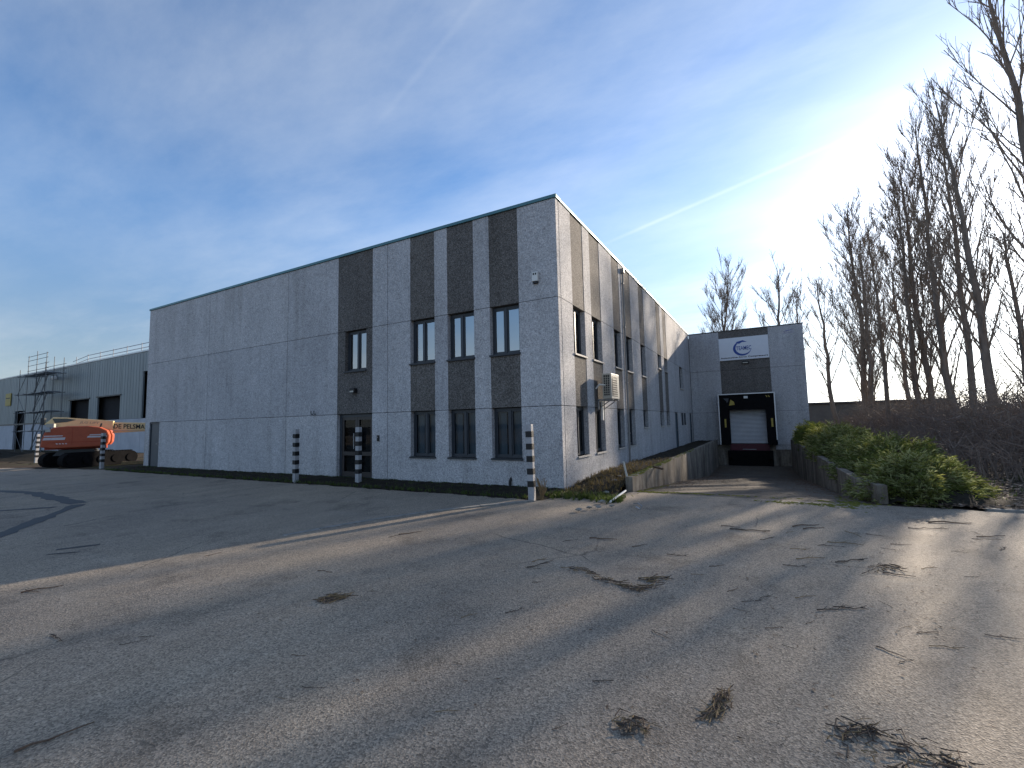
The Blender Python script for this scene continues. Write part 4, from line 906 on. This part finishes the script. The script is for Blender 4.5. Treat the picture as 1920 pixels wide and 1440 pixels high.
def scatter_leaves(name, spots, mat, s0, s1, flat=.35):
    mb = MB()
    for (x, y, z) in spots:
        s = random.uniform(s0, s1); a = random.random() * 6.28; ca, sa = math.cos(a), math.sin(a); t1 = random.uniform(-flat, flat); t2 = random.uniform(-flat, flat); w = s * random.uniform(.35, .6)
        def P(u, v, q=0): return (x + u*ca - v*sa, y + u*sa + v*ca, z + abs(t1*u) + abs(t2*v) + q)
        mb.add([P(-s, 0), P(0, -w, .1*s), P(s, 0, .15*s), P(0, w, .05*s)], [(0,1,2),(0,2,3)])
    return stuff(obj(name, mb, mat, fix=False))
L1, L2 = [], []
for _ in range(17000):
    x = 2.2 + random.expovariate(.18); y = random.uniform(10.3, 40); 
    if random.random() < .5: y = 10.75 + random.expovariate(.35)
    if y < 10.9 and random.random() > .4 * math.exp(-(10.9 - y) * 5): continue
    if x < 3.3 and y > 11.1: continue
    if x > 22: continue
    (L1 if random.random() < .72 else L2).append((x, y, .012 + random.random() * .03))
tag(scatter_leaves('leaf_litter', L1, 'leaf_dead', .03, .075), 'brown fallen leaves covering the ground under the poplars', 'leaf litter')
tag(scatter_leaves('leaf_litter', L2, 'leaf_dead_pale', .03, .075), 'pale dry fallen leaves mixed into the litter under the poplars', 'leaf litter')
L3 = []
for _ in range(5200):
    y = 10.9 + random.random()**.7 * 20; side = random.random()
    x = RX0 + .05 + random.expovariate(2.6) if side < .45 else (1.40 - random.expovariate(2.4) if side < .9 else random.uniform(RX0, RX1))
    if RX0 < x < 1.45: L3.append((x, y, ramp_z(y) + .012))
tag(scatter_leaves('ramp_leaves', L3, 'leaf_dead', .02, .05), 'dark wet leaves drifted along both ramp walls', 'leaf litter')
L4 = [(random.triangular(-7, 12, 6), random.triangular(.8, 10.8, 8.5), .006) for _ in range(5000)]
tag(scatter_leaves('bark_crumbs', L4, 'twig_brown', .005, .02, .2), 'tiny bark crumbs and bits of leaf scattered over the yard', 'litter')

# ================================================================== SHRUBS in the planter
def shrub(name, label, cx, cy, rx, ry, hz, n, mats, z0=.25, blade=.15, droop=.15, split=(.6, .3)):
    r = thing(name, label, 'shrub', (cx, cy, z0)); st = MB(); L = [MB() for _ in mats]
    for _ in range(int(n * .02)):
        a = random.random() * 6.28; f = math.sqrt(random.random()) * .9; st.tube([(cx + random.uniform(-.3, .3)*rx, cy + random.uniform(-.3, .3)*ry, z0 - .25), (cx + math.cos(a)*f*rx*.7, cy + math.sin(a)*f*ry*.7, z0 + hz*.45), (cx + math.cos(a)*f*rx, cy + math.sin(a)*f*ry, z0 + hz*math.sqrt(max(.05, 1 - f*f))*.9)], [.012, .008, .004], 3, False)
    nsp = n // 5
    for _ in range(nsp):
        a = random.random() * 6.28; f = random.random()**.5; ca, sa = math.cos(a), math.sin(a)
        lump = 1 + .16 * math.sin(3 * a + cx * 3) + .13 * math.sin(7 * a + cy) + .10 * math.sin(5 * f * 3 + a * 2)
        x, y = cx + ca * f * rx * lump, cy + sa * f * ry * lump; zt = z0 + hz * (max(0, 1 - f**2.2))**.5 * lump * random.uniform(.62, 1.04) - droop * f * f
        if x < 1.42 + .012 * (25 - y) + random.random() * .12: continue
        # a spray: short arching shoot carrying 9 narrow leaves
        d = Vector((ca * (.35 + f) + random.gauss(0, .5), sa * (.35 + f) + random.gauss(0, .5), random.uniform(.25, 1.1) * (1.15 - f * .7))).normalized(); sl = random.uniform(.14, .34)
        u = random.random(); k = 0 if u < split[0] else (1 if u < split[0] + split[1] else 2); k = min(k, len(mats) - 1)
        p0 = Vector((x, y, zt - .1)); st.tube([p0, p0 + d * sl + Vector((0, 0, -.04))], [.004, .002], 3, False)
        for j in range(9):
            q = p0 + d * (sl * (j + .5) / 9) ; dd = (d * .8 + Vector((random.gauss(0, .42), random.gauss(0, .42), random.gauss(.1, .32)))).normalized(); ln = blade * random.uniform(.5, 1.25)
            sdv = dd.cross(Vector((random.gauss(0, 1), random.gauss(0, 1), random.gauss(0, 1)))).normalized() * ln * .065
            m = q + dd * ln * .55; e = q + dd * ln + Vector((0, 0, -ln * .22))
            L[k].add([q, m - sdv, e, m + sdv], [(0, 1, 2), (0, 2, 3)])
    obj('stems', st, 'twig_brown', r, fix=False)
    for m, l in zip(mats, L):
        if l.v: obj('foliage', l, m, r, fix=False)
    return r
shrub('evergreen_shrub', 'olive green shrub spilling over the near end of the planter wall', 2.45, 12.2, .85, 1.1, .52, 20000, ['leaf_olive', 'leaf_green', 'leaf_pale_highlight'], .2, .12, .3, (.45, .15))
shrub('evergreen_shrub', 'dark green shrub in the middle of the planter bed', 2.6, 15.3, 1.0, 2.1, .68, 26000, ['leaf_green', 'leaf_olive', 'leaf_pale_highlight'], .26, .125, .25, (.42, .26))
shrub('evergreen_shrub', 'pale sunlit shrub beside the dock wing wall, farthest in the planter', 2.28, 20.6, .9, 3.4, .86, 30000, ['leaf_olive', 'leaf_pale_highlight', 'leaf_green'], .28, .135, .25, (.38, .42))
shrub('evergreen_shrub', 'green shrub at the foot of the dock wing wall', 2.05, 27.6, .68, 3.6, .85, 15000, ['leaf_green', 'leaf_olive'], .28, .17, .25)
def tufts(name, spots, mat, hmin, hmax, nb=7):
    mb = MB()
    for (x, y, z) in spots:
        for _ in range(nb):
            a = random.random() * 6.28; h = random.uniform(hmin, hmax); l = h * random.uniform(.2, .9); w = .004 + h * .016; px, py = -math.sin(a) * w, math.cos(a) * w
            ox, oy = random.gauss(0, .02), random.gauss(0, .02); m = (x + ox + math.cos(a) * l * .45, y + oy + math.sin(a) * l * .45, z + h * .75); e = (x + ox + math.cos(a) * l, y + oy + math.sin(a) * l, z + h * random.uniform(.7, 1.05))
            mb.add([(x + ox - px, y + oy - py, z), (x + ox + px, y + oy + py, z), (m[0] + px*.7, m[1] + py*.7, m[2]), (m[0] - px*.7, m[1] - py*.7, m[2]), e], [(0,1,2,3), (3,2,4)])
    return stuff(obj(name, mb, mat, fix=False))
sp = []
for _ in range(420):
    x = random.uniform(-4.3, -3.0); y = random.triangular(9.35, 18, 10.2); sp.append((x, y, berm_z(x, y) - .02))
tag(tufts('dry_grass', sp, 'dry_grass', .04, .14), 'dry straw grass on the bank below the sunlit wall', 'grass')
sp = [(random.uniform(-4.5, -2.7), random.gauss(9.55, .16), 0.0) for _ in range(230)]
sp = [(x, y, max(berm_z(x, y), 0) - .01) for x, y, _ in sp]
tag(tufts('weeds', sp, 'weed_green', .05, .15, 8), 'green weeds along the foot of the bank by the corner post', 'weeds')
sp = [(random.uniform(-25.5, -4.5), random.choice((random.triangular(8.9, 10.22, 10.18), random.gauss(9.0, .06), 10.2)), .02) for _ in range(1300)]
tag(tufts('strip_weeds', sp, 'weed_green', .03, .11, 6), 'low weeds in the dark soil strip along the shaded wall', 'weeds')
sp = [(random.uniform(3.3, 7), random.uniform(10.9, 16), .0) for _ in range(150)]
tag(tufts('ivy_shoots', sp, 'weed_green', .05, .16, 5), 'small green shoots in the leaf litter near the pale kerb', 'weeds')
# pale dead plant beside the corner post
mb = MB()
for _ in range(26):
    a = random.random() * 6.28; h = random.uniform(.2, .5); mb.tube([(-4.32 + random.gauss(0, .02), 9.0 + random.gauss(0, .02), .0), (-4.32 + math.cos(a)*.06, 9.0 + math.sin(a)*.06, h*.6), (-4.32 + math.cos(a)*.11, 9.0 + math.sin(a)*.11, h)], [.004, .005, .008], 3, False)
tag(obj('dead_weed', mb, 'twig_straw', org=(-4.32, 9.0, 0), fix=False), 'pale dead weed stalks standing behind the corner post', 'weed')

# ================================================================== DEBRIS
def stick(name, pts, rad, mat, label, cat):
    mb = MB(); mb.tube(pts, rad, 7); return tag(obj(name, mb, mat, org=pts[0]), label, cat)
a = on_ground(1144, 941, .03); b = on_ground(1173, 920, .16)
stick('plastic_pipe', [a, b], .022, 'plastic_white', 'broken white plastic pipe lying on the bank by the wall end', 'pipe')
stick('plastic_pipe', [(-2.98, 10.9, .3), (-3.08, 10.98, .68)], .025, 'plastic_cream', 'short pale pipe standing at the near end of the ramp wall', 'pipe')
stick('plank_offcut', [(-2.86, 13.2, .36), (-2.55, 12.9, .33)], .03, 'twig_brown', 'brown stick lying across the mossy wall top', 'stick')
mb = MB(); pts = [on_ground(1188, 944, .03), on_ground(1196, 943, .1), on_ground(1204, 949, .06), on_ground(1200, 954, .01), on_ground(1192, 950, .04)]
mb.tube(pts, .012, 5); tag(obj('wire_loop', mb, 'galv', org=pts[0]), 'bent loop of grey hose on the asphalt beside the bank', 'hose')
def rock(name, c, s, label, mat='rubble'):
    bm_ = bmesh.new(); bmesh.ops.create_icosphere(bm_, subdivisions=1, radius=1)
    mb = MB(); ph = random.random() * 9
    vs = [(c[0] + v.co.x * s[0] * (1 + .25 * math.sin(5*v.co.y + ph)), c[1] + v.co.y * s[1] * (1 + .2 * math.sin(4*v.co.z + ph)), c[2] + v.co.z * s[2] * (1 + .25 * math.sin(6*v.co.x + ph))) for v in bm_.verts]
    fs = [tuple(v.index for v in f.verts) for f in bm_.faces]; bm_.free(); mb.add(vs, fs); return tag(obj(name, mb, mat, org=c), label, 'rubble', 'rubble on the bank')
for i, (px, py, s_) in enumerate(((1128, 940, .09), (1122, 950, .07), (1137, 926, .08), (1152, 912, .1), (1162, 905, .08), (1147, 948, .06), (1105, 951, .07), (1085, 955, .08))):
    x, y, z = on_ground(px, py, .05); rock('rubble_lump', (x, y, .05 + max(0, berm_z(x, y)) * .8), (s_ * .9, s_ * .6, s_ * .35), 'grey concrete lump in the rubble on the bank by the ramp wall')

def twig_mesh(seed, mat, thick=.011, branches=3):
    r = random.Random(seed); mb = MB(); n = 5; pts = [Vector((-.5 + i / n, r.gauss(0, .035), .012 + r.random() * .02)) for i in range(n + 1)]
    mb.tube(pts, [thick * (1 - .6 * i / n) for i in range(n + 1)], 5)
    for _ in range(branches):
        i = r.randrange(1, n); q = pts[i] + Vector((r.uniform(.08, .25), r.choice((-1, 1)) * r.uniform(.05, .2), r.uniform(0, .06))); mb.tube([pts[i], q], [thick * .55, thick * .3], 4)
    return mesh_of('twig', mb, mat, fix=False)
TW = [twig_mesh(i, ['twig_dark', 'twig_brown', 'twig_dark', 'twig_brown', 'twig_straw', 'twig_dark'][i % 6], [.014, .02, .012, .024, .016, .02][i % 6], [2, 1, 4, 0, 3, 5][i % 6]) for i in range(12)]
TB = 'small dark twig lying on the asphalt'
def put_twig(px, py, ang, length, k=None, label=None):
    x, y, z = on_ground(px, py); o = bpy.data.objects.new('twig', TW[random.randrange(12) if k is None else k]); COL.objects.link(o)
    o.location = (x, y, .004); o.rotation_euler = (0, 0, ang); o.scale = (length, length, min(length, .8)); o['label'] = label or TB; o['category'] = 'twig'; o['group'] = 'twigs scattered over the yard'
cr_ = math.atan2(RM[1, 0], RM[0, 0])          # direction of the picture's horizontal on the ground
def seg_twig(x0, y0, x1, y1, k, label=None):
    a = np.array(on_ground(x0, y0)[:2]); b = np.array(on_ground(x1, y1)[:2]); d = b - a; m = (np.array([x0, y0]) + np.array([x1, y1])) / 2
    put_twig(m[0], m[1], math.atan2(d[1], d[0]), float(np.linalg.norm(d)), k, label)
seg_twig(30, 1412, 180, 1357, 3, 'long pale brown stick at the lower left of the yard')
seg_twig(1105, 1010, 1157, 1013, 3); seg_twig(1187, 1027, 1215, 1021, 1); seg_twig(1250, 1040, 1290, 1044, 5); seg_twig(1642, 1213, 1698, 1235, 3, 'thick dark stick on the right asphalt, left of the reddish leaf bit'); seg_twig(1655, 1075, 1717, 1083, 3, 'dark stick with a brushy end by the sunlit strip on the right')
for (x, y, w) in ((1070,1014,30),(1405,995,60),(1510,986,50),(1525,991,40),(1480,998,22),(1370,988,30),(1740,992,55),(1780,981,60),(1860,1007,50),(1830,1000,20),(1490,1062,35),(1520,1048,50),(1590,1052,60),(1650,1062,30),(1560,1025,40),(1500,1030,30),(1440,1010,40),(1600,1002,40),(1585,1020,50),(1640,1004,24),(1665,1030,20),(1690,1022,30),(1850,1012,40),(1800,1036,22),(1345,1062,30),(1310,1078,24),(1375,1107,28),(1430,1122,44),(1402,1128,24),(1560,1143,55),(1595,1141,50),(1510,1120,40),(1660,1134,30),(1740,1065,36),(1820,1082,20),(1240,1191,42),(1452,1178,32),(1400,1178,18),(1520,1168,24),(1700,1176,22),(1740,1187,36),(1775,1214,50),(1885,1196,50),(1130,1277,34),(1530,1283,16),(1015,1058,60),(1000,1066,30),(1012,1050,36),(1008,1092,20),(965,1146,36),(1390,1145,26),(1480,1214,22),(1696,1240,30),(1880,1030,30),(770,1000,40),(740,1005,22),(610,1072,30),(630,1124,50),(400,1040,26),(80,1105,50),(60,1110,40),(110,1197,50),(250,1205,36),(275,1195,26),(530,1310,20),(590,1290,44),(840,1335,40),(860,1245,18),(880,1155,30),(1050,1365,30),(1225,1360,30),(1190,1362,40),(1600,1365,40),(1470,1390,30),(1520,1410,20),(1620,1350,30),(1450,1355,16),(1160,1410,26),(1240,1395,26),(700,1110,20),(560,1230,26),(1310,1410,18)):
    x, y, z = on_ground(x, y) if False else on_ground(x, y); depth = abs(-.483 * x + .871 * y); ln = max(.05, w / 856 * depth * 1.1)
    o = bpy.data.objects.new('twig', TW[random.randrange(12)]); COL.objects.link(o); o.location = (x, y, .003); o.rotation_euler = (0, 0, cr_ + random.gauss(0, .5)); o.scale = (ln, ln, min(ln, .8)); o['label'] = TB; o['category'] = 'twig'; o['group'] = 'twigs scattered over the yard'
def heap(px_pts, n, width, lmin, lmax, label, mats=('twig_brown', 'twig_dark', 'twig_straw'), rad=.005):
    P = [np.array(on_ground(*p)[:2]) for p in px_pts]; c = P[0]; r = thing('twig_heap', label, 'twigs', (c[0], c[1], 0)); M = [MB() for _ in mats]
    for _ in range(n):
        k = random.uniform(0, len(P) - 1.001); i = int(k); q = P[i] + (P[i+1] - P[i]) * (k - i) + rng.normal(0, width, 2); dirv = P[i+1] - P[i]; an = math.atan2(dirv[1], dirv[0]) + random.gauss(0, .55); l = random.uniform(lmin, lmax) / 2
        z = .005 + random.random() * .015; M[random.randrange(len(mats))].tube([(q[0] - math.cos(an)*l, q[1] - math.sin(an)*l, z), (q[0] + random.gauss(0, .02), q[1] + random.gauss(0, .02), z + random.uniform(0, .009)), (q[0] + math.cos(an)*l, q[1] + math.sin(an)*l, z + random.uniform(-.003, .02))], [rad, rad * .9, rad * .4], 4)
    for m, mm in zip(mats, M): stuff(obj('loose_twigs', mm, m, r, fix=False))
heap([(1072, 1066), (1110, 1078), (1150, 1094), (1195, 1106), (1240, 1096)], 80, .035, .05, .18, 'long dark drift of twigs across the middle of the yard', rad=.004)
heap([(1210, 1090), (1250, 1086)], 26, .04, .06, .16, 'small loose twig patch right of the long twig drift')
heap([(1330, 1350), (1345, 1325), (1365, 1300)], 55, .022, .04, .14, 'straw coloured clump of dry stalks in the lower foreground', ('twig_straw', 'twig_brown'), .004)
heap([(1565, 1390), (1600, 1375), (1640, 1372), (1670, 1392)], 42, .035, .03, .12, 'arched scatter of dark twigs at the lower right', rad=.004)
heap([(1650, 1436), (1700, 1420), (1770, 1430), (1800, 1440)], 48, .05, .03, .1, 'thick dark twig pile at the bottom edge on the right', rad=.0035)
heap([(1640, 1075), (1665, 1064), (1690, 1070)], 26, .06, .05, .16, 'brushy twig tangle beside a dark stick, right of the yard middle', rad=.004)
heap([(1150, 1362), (1190, 1358), (1205, 1366)], 30, .03, .03, .1, 'low smudge of small twigs left of the straw clump', rad=.004)
heap([(605, 1125), (640, 1121)], 40, .04, .05, .2, 'reddish brown twig patch in the left middle of the yard', ('twig_brown', 'twig_straw'), .005)
